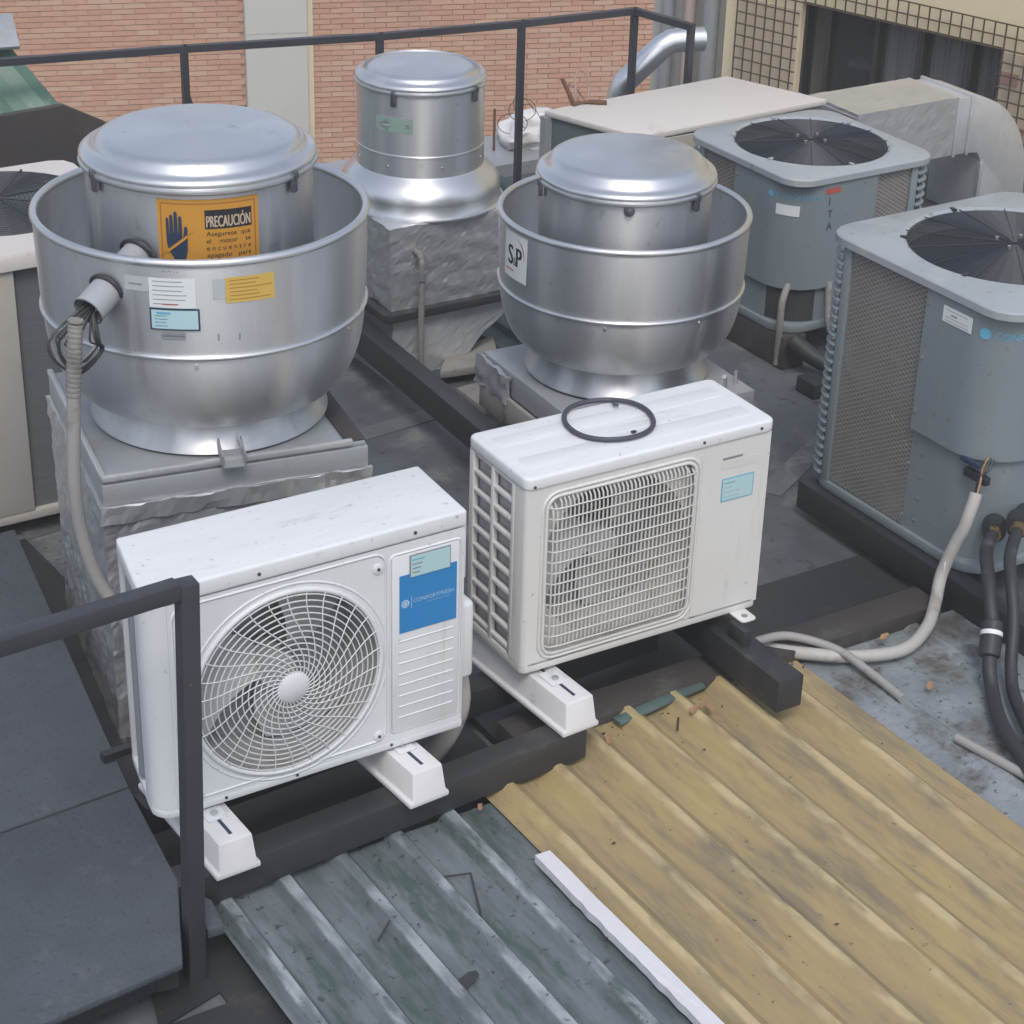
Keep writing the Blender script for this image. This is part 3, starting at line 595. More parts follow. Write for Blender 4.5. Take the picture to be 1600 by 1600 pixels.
# --- fan 1 (left, with the caution sticker)
F1 = (0.598, 0.985); z1b = 0.508; A1 = R(-113.2)
f1, rb1 = upblast('exhaust_fan', 'large aluminium upblast exhaust fan with orange caution sticker, left', F1, z1b, (0.072, 0.302, 0.548, 0.680, 0.058), 0.418, 0.286, A1)
ah = lambda d: A1+R(d)
RH1 = 0.2805
cs = cyl_patch(RH1, ah(-21.6), ah(28.5), 0.470, 0.658, 24).build('caution_sticker', 'st_orange', f1)
ra = RH1+0.0014; S0, S1 = ah(-21.6), ah(28.5)
def cf(u, v, rad=ra): # u 0..1 across, v = local height
    a = S0+(S1-S0)*u; return (rad*math.cos(a), rad*math.sin(a), v)
for u0, u1, v0, v1 in ((0.03, 0.97, 0.647, 0.6495), (0.03, 0.042, 0.47, 0.647), (0.955, 0.967, 0.47, 0.647)):
    cyl_patch(ra, S0+(S1-S0)*u0, S0+(S1-S0)*u1, v0, v1, 20, 0.0006).build('border_line', 'st_orange_dark', cs)
cyl_patch(ra, S0+(S1-S0)*0.46, S0+(S1-S0)*0.925, 0.585, 0.632, 14, 0.0006).build('heading_block', 'ink_black', cs)
WU = (S1-S0)*RH1
text_part('PRECAUCIÓN', 0.040, lambda x, y: cf(0.475+x/WU, 0.590+y, ra+0.0012), 'ink_tan', cs, 'heading', width=0.435*WU, bold=0.0007)
for i, (t, wd) in enumerate((('Asegurese  que', 0.44), ('el    motor    se', 0.44), ('e n c u e n t r e', 0.44), ('apagado   para', 0.44), ('evitar  el  riesgo', 0.44), ('de un accidente', 0.44))):
    text_part(t, 0.0165, lambda x, y, i=i: cf(0.47+x/WU, 0.567-i*0.0178+y, ra+0.0004), 'ink_black', cs, 'lettering', width=wd*WU)
hand = [(0.16, 0.505), (0.15, 0.525), (0.10, 0.545), (0.085, 0.565), (0.085, 0.622), (0.095, 0.626), (0.112, 0.622), (0.114, 0.585), (0.118, 0.585), (0.122, 0.630), (0.135, 0.634), (0.152, 0.630), (0.155, 0.588), (0.160, 0.588),
        (0.164, 0.638), (0.18, 0.642), (0.196, 0.638), (0.199, 0.588), (0.204, 0.588), (0.208, 0.627), (0.222, 0.631), (0.238, 0.627), (0.240, 0.580), (0.247, 0.575), (0.262, 0.603), (0.28, 0.606), (0.292, 0.598), (0.286, 0.545), (0.265, 0.525), (0.262, 0.505)]
hm = MB(); hm.add([cf(u, v-0.012, ra+0.0018) for u, v in hand], tess(hand)); hm.build('hand_symbol', 'ink_navy', cs)
def strip(u0, v0, u1, v1, hw, rad, mt):
    m_ = MB(); n = 10
    for i in range(n+1):
        t = i/n; u = u0+(u1-u0)*t; v = v0+(v1-v0)*t-0.012
        m_.v += [cf(u, v-hw, rad), cf(u, v+hw, rad)]
    for i in range(n): m_.f.append((2*i, 2*i+2, 2*i+3, 2*i+1))
    m_.build('stripe', mt, cs)
strip(0.085, 0.540, 0.29, 0.580, 0.0040, ra+0.0026, 'st_orange')
strip(0.015, 0.526, 0.085, 0.540, 0.0010, ra+0.0006, 'st_orange_dark'); strip(0.29, 0.580, 0.35, 0.592, 0.0010, ra+0.0006, 'st_orange_dark')
RB1 = rb1+0.0072
def band_sticker(root, mt, d0, d1, v0, v1, rad, name, af=ah):
    return cyl_patch(rad, af(d0), af(d1), v0, v1, 10).build(name, mt, root)
s = band_sticker(f1, 'st_white', -18.2, -3.0, 0.438, 0.512, RB1, 'paper_label'); sticker_lines(s, RB1+0.0013, ah(-18.2), ah(-3.0), 0.440, 0.512, 6, 'ink_grey'); cyl_patch(RB1+0.0013, ah(-14), ah(-9), 0.446, 0.449, 4, 0.0006).build('print_line', 'ink_red', s)
s = band_sticker(f1, 'st_pale', -26.5, -18.3, 0.476, 0.512, RB1, 'paper_label'); cyl_patch(RB1+0.0013, ah(-25), ah(-20.5), 0.491, 0.495, 4, 0.0006).build('print_line', 'ink_grey', s)
s = band_sticker(f1, 'ink_navy', -18.4, -2.0, 0.381, 0.436, RB1, 'energy_label'); cyl_patch(RB1+0.0013, ah(-17.8), ah(-2.6), 0.385, 0.432, 8, 0.0006).build('label_field', 'st_cyan', s)
sticker_lines(s, RB1+0.0021, ah(-17.4), ah(-9), 0.387, 0.424, 4, 'ink_teal', 0.5); cyl_patch(RB1+0.0021, ah(-16), ah(-11.5), 0.4225, 0.4275, 4, 0.0006).build('print_line', 'ink_cyan', s)
s = band_sticker(f1, 'st_yellow', 6.6, 23.0, 0.448, 0.512, RB1, 'yellow_label'); sticker_lines(s, RB1+0.0013, ah(6.6), ah(23), 0.450, 0.511, 6, 'st_orange_dark', 0.95)
s = band_sticker(f1, 'st_pale', 2.4, 6.5, 0.460, 0.510, RB1, 'paper_label')
for k in range(2): cyl_patch(RB1, ah(-15), ah(-7), 0.360+k*0.009, 0.365+k*0.009, 4).build('stamped_line', 'ink_grey', f1)
text_part('TOV', 0.020, lambda x, y: (RB1*math.cos(ah(-14)+x/RB1), RB1*math.sin(ah(-14)+x/RB1), 0.517+y), 'ink_grey', f1, 'stamp')
for d in (51, -60, 160): latch(f1, 0.288, ah(d), 0.680)
for d, v in ((-4, 0.285), (60, 0.285), (-64, 0.285)): rivet(f1, rb1, ah(d), v)
for d, v in ((3.5, 0.352), (10.5, 0.350)): cyl_patch(rb1+0.004, ah(d), ah(d+0.6), v, v+0.018, 2).build('scuff', 'ink_grey', f1)
# wiring stub through the wind band
ds = Vector((math.cos(ah(-33)), math.sin(ah(-33)), 0)); sd_ = Vector((-ds.y, ds.x, 0))
pa = ds*0.275+Vector((0, 0, 0.512)); pb = ds*(rb1+0.075)+Vector((0, 0, 0.432))-sd_*0.012
m_ = MB(); ax = (pb-pa).normalized()
m_.tube([pa, pb], 0.039, 28, cap=False); m_.tube([pb, pa], 0.035, 28, cap=False)
n = 28; q0 = len(m_.v); 
stub = m_.build('wiring_stub', 'conduit_pvc', f1, smooth=50)
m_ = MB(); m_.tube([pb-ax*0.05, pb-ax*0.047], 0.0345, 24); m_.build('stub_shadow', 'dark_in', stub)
m_ = MB(); tor = []
u_ = ax.orthogonal().normalized(); w_ = ax.cross(u_)
pr_ = pa+(pb-pa)*0.645
m_.tube([pr_+u_*(0.0425*math.cos(t))+w_*(0.0425*math.sin(t)) for t in [2*math.pi*k/32 for k in range(32)]], 0.006, 8, closed=True); m_.build('gasket', 'rubber', f1, smooth=60)
m_ = MB(); q = pa+(pb-pa)*0.05; m_.tube([q+u_*(0.045*math.cos(t))+w_*(0.045*math.sin(t)) for t in [2*math.pi*k/32 for k in range(32)]], 0.005, 8, closed=True); m_.build('gasket', 'rubber', f1, smooth=60)
# grease spout on the neck
ang = ah(8); m_ = MB(); Mx = Matrix.Rotation(ang, 4, 'Z') @ Matrix.Translation((0.30, 0, 0.010)) @ Matrix.Rotation(R(12), 4, 'Y')
m_.box(0.0, 0.075, -0.030, -0.026, -0.002, 0.036, Mx); m_.box(0.0, 0.075, 0.026, 0.030, -0.002, 0.036, Mx); m_.box(0.0, 0.075, -0.026, 0.026, -0.004, 0.0, Mx)
m_.build('grease_spout', 'galv_flat', f1)

# foil-wrapped curb under fan 1
cb = thing('duct_curb', 'foil-wrapped square duct curb under the left exhaust fan', 'duct', (0.58, 0.99, -0.26), R(-9.6))
g = MB(); grid_box(g, -0.345, 0.345, -0.345, 0.345, 0.0, 0.668, 0.0145); o = g.build('foil_wrap', 'foil', cb)
crumple(o, 0.0055, 24, 3.1)
g = MB(); g.box(-0.342, 0.342, -0.342, 0.342, 0.67, 0.748); o = g.build('curb_cap', 'galv_flat', cb, bevel=0.004)
for y0, y1, x0, x1 in ((-0.352, -0.340, -0.35, 0.35), (-0.35, 0.35, -0.352, -0.340)):
    g = MB(); grid_box(g, x0, x1, y0, y1, 0.645, 0.69, 0.016); o = g.build('foil_tape', 'foil', cb); crumple(o, 0.007, 18, 4.4)
g = MB(); g.box(-0.336, 0.336, -0.336, 0.336, 0.748, 0.760); o = g.build('top_sheet', 'galv_flat', cb, bevel=0.003)
g = MB(); g.box(0.285, 0.338, -0.330, 0.336, 0.7605, 0.765); g.build('rusty_edge', 'rust_plate', cb, bevel=0.001)
for x0, x1, y0, y1 in ((-0.342, 0.30, -0.344, -0.330), (-0.344, -0.330, -0.33, 0.34)):
    g = MB(); g.box(x0, x1, y0, y1, 0.756, 0.772); g.build('turned_edge', 'galv', cb, bevel=0.002)

# conduit and loose wires at fan 1
cd = MB(); pts = spline([(0.125, 0.635, 0.955), (0.112, 0.63, 0.86), (0.098, 0.62, 0.74), (0.086, 0.62, 0.553), (0.095, 0.62, 0.42), (0.118, 0.60, 0.30), (0.165, 0.56, 0.19), (0.20, 0.50, 0.05), (0.21, 0.47, -0.22)], 8)
cd.tube(pts, 0.0165, 14); cdo = tag(cd.build('conduit_pipe', 'conduit', smooth=50), 'grey conduit running down beside the left fan curb', 'conduit')
cdr = MB()
for i in range(16):
    p = Vector((0.127, 0.637, 0.965))+(Vector((0.1, 0.621, 0.78))-Vector((0.127, 0.637, 0.965)))*(i/16)
    cdr.tube([p, p+Vector((-0.0006, 0, -0.005))], 0.0185, 12)
cdr.build('threaded_end', 'conduit_dirty', cdo, smooth=40)
wr = thing('wire_bundle', 'loose black wires looping out of the left fan stub', 'wires', (F1[0], F1[1], z1b))
for k in range(7):
    a = pb-ax*0.03+u_*random.uniform(-0.02, 0.02)+w_*random.uniform(-0.02, 0.02)
    sw = random.uniform(-0.03, 0.03); lo = random.uniform(0.10, 0.15); wd = random.uniform(0.035, 0.06)
    cen = pb+ax*0.025
    path = spline([a, cen+Vector((-wd*0.6+sw, 0.02, -0.03)), cen+Vector((-wd+sw, 0.01, -lo*0.6)), cen+Vector((-0.02+sw*0.5, -0.01, -lo)), cen+Vector((wd*0.75, -0.01, -lo*0.65)), cen+Vector((wd*0.55+sw*0.4, -0.015, -0.05)), pb-ax*0.02], 8)
    m_ = MB(); m_.tube(path, 0.0024 if k % 2 else 0.0032, 6); m_.build('wire', 'cable_black' if k != 3 else 'conduit', wr, smooth=60)
for k in range(3):
    a = pb-ax*0.03; e = pb+ax*(0.05+0.01*k)+Vector((-0.045+0.02*k, -0.01, -0.02-0.015*k)); m_ = MB(); m_.tube(spline([a, (a+e)/2+Vector((0, 0, 0.008)), e], 5), 0.006, 8); m_.build('wire', 'cable_black', wr, smooth=60)

# --- fan 2 (right of centre)
F2 = (2.181, 1.379); z2b = 0.135; A2 = R(-125.5)
f2, rb2 = upblast('exhaust_fan', 'aluminium upblast exhaust fan with white S&P sticker, right of centre', F2, z2b, (0.085, 0.292, 0.522, 0.634, 0.066), 0.393, 0.272, A2)
f2['label'] = 'aluminium upblast exhaust fan with square white logo sticker, right of centre'
ag = lambda d: A2+R(d); RB2 = rb2+0.0075
s = cyl_patch(RB2, ag(-66), ag(-47), 0.358, 0.505, 10).build('logo_sticker', 'st_white', f2)
text_part('S', 0.088, lambda x, y: (((RB2+0.0015)*math.cos(ag(-62)+x/RB2)), ((RB2+0.0015)*math.sin(ag(-62)+x/RB2)), 0.402+y), 'ink_black', s, 'lettering', width=0.030, bold=0.0022)
text_part('&', 0.040, lambda x, y: (((RB2+0.0015)*math.cos(ag(-57.2)+x/RB2)), ((RB2+0.0015)*math.sin(ag(-57.2)+x/RB2)), 0.402+y), 'ink_black', s, 'lettering', width=0.015)
text_part('P', 0.088, lambda x, y: (((RB2+0.0015)*math.cos(ag(-54.8)+x/RB2)), ((RB2+0.0015)*math.sin(ag(-54.8)+x/RB2)), 0.402+y), 'ink_black', s, 'lettering', width=0.028, bold=0.0022)
sw = MB(); n = 14
for i in range(n+1):
    t = R(75-75*i/n); 
    for dr_ in (0, 0.004*math.sin(math.pi*i/n)+0.0006):
        uu = -56.5+(0.052+dr_)*math.cos(t)/RB2*57.3; sw.v.append(((RB2+0.0015)*math.cos(ag(uu)), (RB2+0.0015)*math.sin(ag(uu)), 0.428+(0.065+dr_)*math.sin(t)))
for i in range(n): sw.f.append((2*i, 2*i+2, 2*i+3, 2*i+1))
sw.build('red_arc', 'ink_red', s)
cyl_patch(RB2+0.0012, ag(-64), ag(-57), 0.382, 0.386, 4, 0.0006).build('print_line', 'ink_red', s)
m_ = MB(); d = Vector((math.cos(ag(3)), math.sin(ag(3)), 0)); m_.disc(d*0.264+Vector((0, 0, 0.612)), d, 0.017, 0.012, 14); m_.disc(d*0.276+Vector((0, 0, 0.612)), d, 0.010, 0.008, 12); m_.build('grommet', 'latch', f2, bevel=0.002)
for dd in (52, -70): latch(f2, 0.274, ag(dd), 0.628)
for dd in (-6, 40, 75): rivet(f2, rb2, ag(dd), 0.275)
c2_ = thing('duct_curb', 'grey sheet metal curb under the right-hand exhaust fan', 'duct', (2.165, 1.35, -0.26), R(-3))
g = MB(); g.box(-0.305, 0.305, -0.305, 0.305, 0.0, 0.30); g.build('curb_wall', 'galv_flat', c2_, bevel=0.004)
g = MB(); g.box(-0.318, 0.318, -0.318, 0.318, 0.30, 0.385); o = g.build('curb_cap', 'galv_flat', c2_, bevel=0.004)
g = MB(); g.box(-0.335, -0.319, -0.30, 0.31, 0.20, 0.30); o = g.build('side_board', 'pale_board', c2_, bevel=0.004)
g = MB(); grid_box(g, -0.338, -0.324, 0.12, 0.335, 0.28, 0.375, 0.015); o = g.build('torn_foil', 'foil', c2_, smooth=70); crumple(o, 0.012, 26, 1.0)
g = MB(); g.tube([(0.29, -0.25, 0.385), (0.285, -0.255, 0.43)], 0.006, 8); g.build('bolt', 'screw_bright', c2_)
g = MB(); g.tube([(0.22, -0.29, 0.385), (0.215, -0.30, 0.43), (0.20, -0.31, 0.45)], 0.007, 8); g.build('bolt', 'screw_bright', c2_)

# --- fan 3 (back, mushroom type)
F3 = (2.143, 2.60); A3 = math.atan2(-3.5625-2.60, -1.348-2.143)
f3 = thing('exhaust_fan', 'tall aluminium cylinder exhaust fan on a domed base, at the back', 'exhaust fan', (F3[0], F3[1], 0.33))
m_ = MB(); m_.lathe([(0.270, -0.004), (0.294, 0.0), (0.297, 0.006), (0.290, 0.012), (0.289, 0.055), (0.286, 0.075), (0.276, 0.095), (0.258, 0.115), (0.240, 0.128), (0.226, 0.140)]); m_.build('domed_base', 'alu_lid', f3, smooth=55)
m_ = MB(); m_.lathe([(0.294, -0.003), (0.302, 0.002), (0.302, 0.008), (0.292, 0.013)]); m_.build('rolled_edge', 'alu_lid', f3, smooth=55)
m_ = MB(); m_.lathe([(0.2285, 0.138), (0.2285, 0.205), (0.2305, 0.208), (0.2305, 0.214), (0.2275, 0.217), (0.2265, 0.444)]); m_.build('cylinder_body', 'alu', f3, smooth=30)
m_ = MB(); m_.lathe(lid_profile(0.2285, 0.436, 0.044, 0.175)); m_.build('lid', 'alu_lid', f3, smooth=55)
a3 = lambda d: A3+R(d)
for d in (-24, 55, 130, -120): latch(f3, 0.231, a3(d), 0.432)
for d in (-30, 20, -70, 70): rivet(f3, 0.2285, a3(d), 0.172)
s = cyl_patch(0.2272, a3(-42), a3(-7), 0.298, 0.350, 14).build('arrow_sticker', 'st_green', f3)
arw = [(0.10, 0.5), (0.36, 0.9), (0.34, 0.64), (0.92, 0.60), (0.92, 0.40), (0.34, 0.38), (0.36, 0.12)]
m_ = MB(); m_.add([((0.2312)*math.cos(a3(-42+35*u)), 0.2312*math.sin(a3(-42+35*u)), 0.298+0.052*v) for u, v in arw], tess(arw)); m_.build('arrow', 'ink_grey', s)

dc = thing('foil_duct', 'tall silver foil-wrapped duct with tapered hopper under the back fan', 'duct', (F3[0], F3[1], -0.26), 0)
g = MB(); grid_box(g, -0.275, 0.275, -0.275, 0.275, 0.285, 0.592, 0.0145, taper=lambda z: (0.97+0.03*(z-0.285)/0.3, 1)); o = g.build('foil_wrap', 'foil', dc); crumple(o, 0.0045, 25, 8.3)
g = MB(); 
for a, b_ in (((-0.30, -0.29, 0.27), (0.36, -0.29, 0.27)), ((-0.29, -0.30, 0.272), (-0.29, 0.30, 0.272)), ((0.29, -0.30, 0.273), (0.29, 0.3, 0.273))): g.beam(a, b_, 0.035, 0.03)
g.build('angle_frame', 'black_steel', dc, bevel=0.002)
g = MB(); grid_box(g, -0.265, 0.265, -0.265, 0.265, -0.02, 0.255, 0.03, taper=lambda z: (0.44+0.56*max(0, z)/0.255, 1.0))
g.v = [(x-0.265*0.56*(1-max(0, z)/0.255), y-0.01, z) for x, y, z in g.v]
o = g.build('hopper', 'galv', dc); crumple(o, 0.007, 12, 2.2)
m_ = MB(); pts = spline([(1.955, 2.255, -0.255), (1.955, 2.255, 0.0), (1.957, 2.256, 0.19), (1.960, 2.262, 0.222), (1.966, 2.285, 0.236), (1.970, 2.33, 0.238)], 7)
m_.tube(pts, 0.0115, 12); cv = m_.build('conduit_pipe', 'conduit_dirty', smooth=50); tag(cv, 'upright grey conduit entering the back fan duct', 'conduit')
m_ = MB(); m_.tube([(1.9565, 2.2555, 0.155), (1.957, 2.256, 0.188)], 0.016, 12); m_.build('coupling', 'screw_bright', cv, smooth=40)

# ------------------------------------------------------------------ air conditioner with round grille (left)
ac = thing('air_conditioner', 'white outdoor air conditioner with round spiral grille and blue sticker', 'air conditioner', (0, 0, 0))
outl = [(0.795, 0.0), (0.808, 0.252), (0.048, 0.262), (0.044, 0.245), (0.010, 0.075)] + [(0.004+0.046*(1-math.cos(R(a))), 0.048*(1-math.sin(R(a)))) for a in (12, 30, 48, 66, 80, 90)]
m_ = MB(); m_.prism(outl, 0.0, 0.022); m_.build('base_pan', 'white', ac, bevel=0.003)
m_ = MB(); m_.box(0.783, 0.797, 0.004, 0.25, 0.022, 0.566); m_.build('side_panel', 'white', ac, bevel=0.002)
m_ = MB(); m_.box(0.06, 0.80, 0.235, 0.25, 0.022, 0.566); m_.build('rear_coil', 'coil', ac)
lr = [(0.012, 0.088), (0.010, 0.075)] + [(0.004+0.046*(1-math.cos(R(a))), 0.048*(1-math.sin(R(a)))) for a in (6, 24, 42, 60, 76, 90)] + [(0.0515, 0.0), (0.0515, 0.012), (0.045, 0.016), (0.03, 0.03), (0.02, 0.05), (0.024, 0.088)]
m_ = MB(); m_.prism(lr, 0.022, 0.566); m_.build('corner_panel', 'white', ac, smooth=30)
m_ = MB(); m_.add([(0.043, 0.238, 0.022), (0.048, 0.260, 0.022), (0.062, 0.256, 0.022), (0.056, 0.236, 0.022), (0.043, 0.238, 0.566), (0.048, 0.260, 0.566), (0.062, 0.256, 0.566), (0.056, 0.236, 0.566)],
                  [(3, 2, 1, 0), (4, 5, 6, 7), (0, 1, 5, 4), (1, 2, 6, 5), (2, 3, 7, 6), (3, 0, 4, 7)]); m_.build('rear_post', 'white', ac)
m_ = MB(); m_.add([(0.034, 0.085, 0.022), (0.060, 0.25, 0.022), (0.034, 0.085, 0.566), (0.060, 0.25, 0.566)], [(0, 1, 3, 2)]); m_.build('side_coil', 'coil', ac)
m_ = MB(); m_.tube([(0.036, 0.15, 0.03), (0.036, 0.15, 0.56)], 0.014, 10); m_.build('coil_pipe', 'ink_grey', ac, smooth=40)
top = [(x*1.006-0.002, y*1.01-0.004) for x, y in outl]
m_ = MB(); m_.prism(top, 0.556, 0.598); m_.build('top_cover', 'white_top', ac, bevel=0.007, seg=3)
CX, CZ, RG = 0.336, 0.272, 0.232
angs = sorted(set([2*math.pi*k/72 for k in range(72)] + [math.atan2(z-CZ, x-CX) % (2*math.pi) for x in (0.052, 0.790) for z in (0.022, 0.553)]))
m_ = MB(); plate_hole(m_, [ray_rect(CX, CZ, a, 0.052, 0.790, 0.022, 0.553) for a in angs], [(CX+RG*math.cos(a), CZ+RG*math.sin(a)) for a in angs], 0.0, 0.010); fp = m_.build('front_panel', 'white', ac, smooth=30)
def ring_y(mb, cx, y, cz, r, rr, n=64, k=8): return mb.tube([(cx+r*math.cos(2*math.pi*i/n), y, cz+r*math.sin(2*math.pi*i/n)) for i in range(n)], rr, k, closed=True)
for r_, rr, y in ((RG+0.004, 0.007, -0.001), (RG+0.022, 0.0028, 0.0)):
    m_ = MB(); ring_y(m_, CX, y, CZ, r_, rr); m_.build('raised_ring', 'white', fp, smooth=60)
for (x0, x1, z0, z1, r_) in ((0.062, 0.585, 0.035, 0.542, 0.03), (0.597, 0.784, 0.045, 0.528, 0.012)):
    lp = rrect(x0, x1, z0, z1, r_, 4); m_ = MB(); m_.tube([(x, 0.0, z) for x, z in lp], 0.0032, 6, closed=True); m_.build('embossed_frame', 'white', fp, smooth=60)
m_ = MB(); m_.prism([(0.60, 0.0), (0.78, 0.0), (0.778, -0.004), (0.602, -0.004)][::-1], 0.048, 0.524); sp = m_.build('service_panel', 'white', ac, bevel=0.001)
for i in range(8):
    m_ = MB(); z = 0.295-i*0.030; m_.tube([(0.618, -0.003, z), (0.764, -0.003, z)], 0.0028, 8); m_.build('rib', 'white', sp, smooth=60)
# spiral grille
gg = bpy.data.objects.new('fan_grille', None); col.objects.link(gg); gg.parent = ac; gg.location = (CX, 0, CZ)
def dome(r): return -0.004-0.020*(1-(r/RG)**2)
for i in range(13):
    r_ = 0.052+(RG-0.006-0.052)*i/12; m_ = MB(); ring_y(m_, 0, dome(r_), 0, r_, 0.0017, 72, 5); m_.build('ring', 'grille_white', gg, smooth=70)
m_ = MB(); pts = []
for k in range(11):
    t = k/10; r_ = 0.036+(RG+0.002-0.036)*t; a = 0.95*(1-(1-t)**2.2)
    pts.append((r_*math.cos(a), dome(r_)-0.002, r_*math.sin(a)))
m_.tube(pts, 0.0015, 5); s0 = m_.build('spoke', 'grille_white', gg, smooth=70)
for k in range(1, 30): inst(s0, 'spoke', gg, rot=(0, 2*math.pi*k/30, 0))
m_ = MB(); m_.lathe([(0.005, 0.012), (0.034, 0.011), (0.040, 0.006), (0.040, 0.0)], 32); hb = m_.build('hub_cap', 'white', gg, smooth=50); hb.rotation_euler = (R(90), 0, 0); hb.location = (0, -0.018, 0)
m_ = MB(); n = 56
m_.tube([(CX, 0.010, CZ), (CX, 0.17, CZ)], RG+0.001, 56, cap=False); m_.build('fan_shroud', 'fan_grey', ac, smooth=60)
m_ = MB(); m_.tube([(CX, 0.165, CZ), (CX, 0.17, CZ)], RG, 40); m_.build('rear_fins', 'fin_grey', ac)
def fan_blades(root, cx, y, cz, r, nb, mt, depth=0.05):
    m_ = MB(); m_.tube([(cx, y-0.03, cz), (cx, y+0.05, cz)], 0.045, 20); fh = m_.build('fan_hub', mt, root, smooth=40)
    for b_ in range(nb):
        m_ = MB(); nr_, na = 6, 6
        for i in range(nr_+1):
            rr = 0.04+(r-0.04)*i/nr_
            for j in range(na+1):
                a = 2*math.pi*b_/nb+(j/na)*(1.15)+0.5*i/nr_; yy = y+depth*(0.5-j/na)*1.3
                m_.v.append((cx+rr*math.cos(a), yy, cz+rr*math.sin(a)))
        for i in range(nr_):
            for j in range(na): a = i*(na+1)+j; m_.f.append((a, a+1, a+na+2, a+na+1))
        m_.build('fan_blade', mt, fh, smooth=60)
fan_blades(ac, CX, 0.09, CZ, RG-0.012, 3, 'fan_grey')
for x, z in ((0.105, 0.495), (0.565, 0.505), (0.105, 0.045), (0.565, 0.050)):
    m_ = MB(); m_.disc((x, 0.001, z), (0, -1, 0), 0.013, 0.006, 14); o = m_.build('mounting_lug', 'white', ac, bevel=0.002); m_ = MB(); m_.disc((x, -0.004, z), (0, -1, 0), 0.004, 0.003, 8); m_.build('screw', 'screw', o)
for x in (0.10, 0.27, 0.66): m_ = MB(); m_.disc((x, -0.0035, 0.575), (0, -1, 0), 0.0042, 0.003, 8); m_.build('screw', 'screw', ac)
for x in (0.17, 0.35, 0.60): m_ = MB(); m_.disc((x, 0.001, 0.012), (0, -1, 0), 0.0040, 0.003, 8); m_.build('screw', 'screw', ac)
m_ = MB(); m_.box(0.619, 0.771, -0.0055, -0.0045, 0.318, 0.471); s = m_.build('blue_sticker', 'st_blue', ac)
m_ = MB(); m_.disc((0.634, -0.0056, 0.395), (0, -1, 0), 0.0105, 0.0006, 24); e = m_.build('emblem', 'ink_pale', s)
for k in range(12):
    a = 2*math.pi*k/12; m_ = MB(); m_.disc((0.634+0.006*math.cos(a), -0.0063, 0.395+0.006*math.sin(a)), (0, -1, 0), 0.0012, 0.0003, 6); m_.build('emblem_dot', 'st_blue', e)
m_ = MB(); m_.box(0.6495, 0.6508, -0.0062, -0.0056, 0.380, 0.410); m_.build('divider', 'ink_pale', s)
text_part('CONFORTFRESH', 0.0150, lambda x, y: (0.655+x, -0.0061, 0.393+y), 'ink_pale', s, width=0.107)
text_part('aire acondicionado', 0.0050, lambda x, y: (0.690+x, -0.0061, 0.385+y), 'ink_pale', s, width=0.062)
m_ = MB(); m_.box(0.645, 0.753, -0.0070, -0.0056, 0.462, 0.520); s = m_.build('energy_label', 'ink_grey', ac)
m_ = MB(); m_.box(0.648, 0.7505, -0.0076, -0.0070, 0.463, 0.517); m_.build('label_field', 'st_cyan', s)
for i, (w_l, mt) in enumerate(((0.032, 'ink_cyan'), (0.026, 'ink_grey'), (0.022, 'ink_grey'), (0.018, 'ink_grey'))):
    m_ = MB(); m_.box(0.652, 0.652+w_l, -0.0080, -0.0076, 0.505-i*0.011, 0.508-i*0.011); m_.build('print_line', mt, s)
m_ = MB(); m_.box(0.797, 0.812, 0.02, 0.10, 0.40, 0.555); m_.build('handle_cover', 'white', ac, bevel=0.006)
m_ = MB(); m_.box(0.797, 0.845, 0.03, 0.16, 0.11, 0.325); m_.build('valve_cover', 'white', ac, bevel=0.014, seg=3)
m_ = MB(); m_.tube(spline([(0.83, 0.10, 0.12), (0.845, 0.10, -0.02), (0.80, 0.14, -0.16), (0.74, 0.2, -0.24)], 6), 0.028, 12); tag(m_.build('line_set', 'conduit_white', smooth=50), 'wrapped pipe dropping from the left air conditioner valve cover', 'pipe')

# white plastic mounting blocks
def block(x, yf, L, label, rz, owner):
    t = thing('mounting_block', label, 'mounting block', (x, yf, -0.102), rz, 'white plastic blocks under the air conditioners')
    m_ = MB(); secs = [(-0.056, 0.0), (0.056, 0.0), (0.056, 0.014), (0.047, 0.018), (0.042, 0.090), (-0.042, 0.090), (-0.047, 0.018), (-0.056, 0.014)]
    n = len(secs); rows = [(0.0, 1.0, 1.0), (L, 1.0, 1.0)]
    for y, sx, sz in rows:
        for x_, z_ in secs: m_.v.append((x_*sx, y + (0.012 if (y == 0 and z_ > 0.05) else 0), z_))
    m_.f += [tuple(range(n-1, -1, -1)), tuple(range(n, 2*n))] + [(i, (i+1) % n, n+(i+1) % n, n+i) for i in range(n)]
    m_.build('block_body', 'plastic_white', t, bevel=0.004)
    m_ = MB(); m_.box(-0.004, 0.004, 0.035, L-0.03, 0.0885, 0.0915); m_.build('slot', 'ink_navy', t)
    m_ = MB(); m_.disc((0, 0.118, 0.091), (0, 0, 1), 0.017, 0.003, 18); m_.disc((0, 0.118, 0.094), (0, 0, 1), 0.009, 0.007, 6); m_.build('bolt', 'screw_bright', t)
    m_ = MB(); m_.box(-0.024, 0.024, 0.095, 0.16, 0.0905, 0.0945); OM = Matrix.Translation(owner.location) @ Matrix.Rotation(owner.rotation_euler.z, 4, 'Z'); m_.xf(OM.inverted() @ Matrix.Translation((x, yf, -0.102)) @ Matrix.Rotation(rz, 4, 'Z')); m_.build('unit_foot', 'white', owner, bevel=0.001)

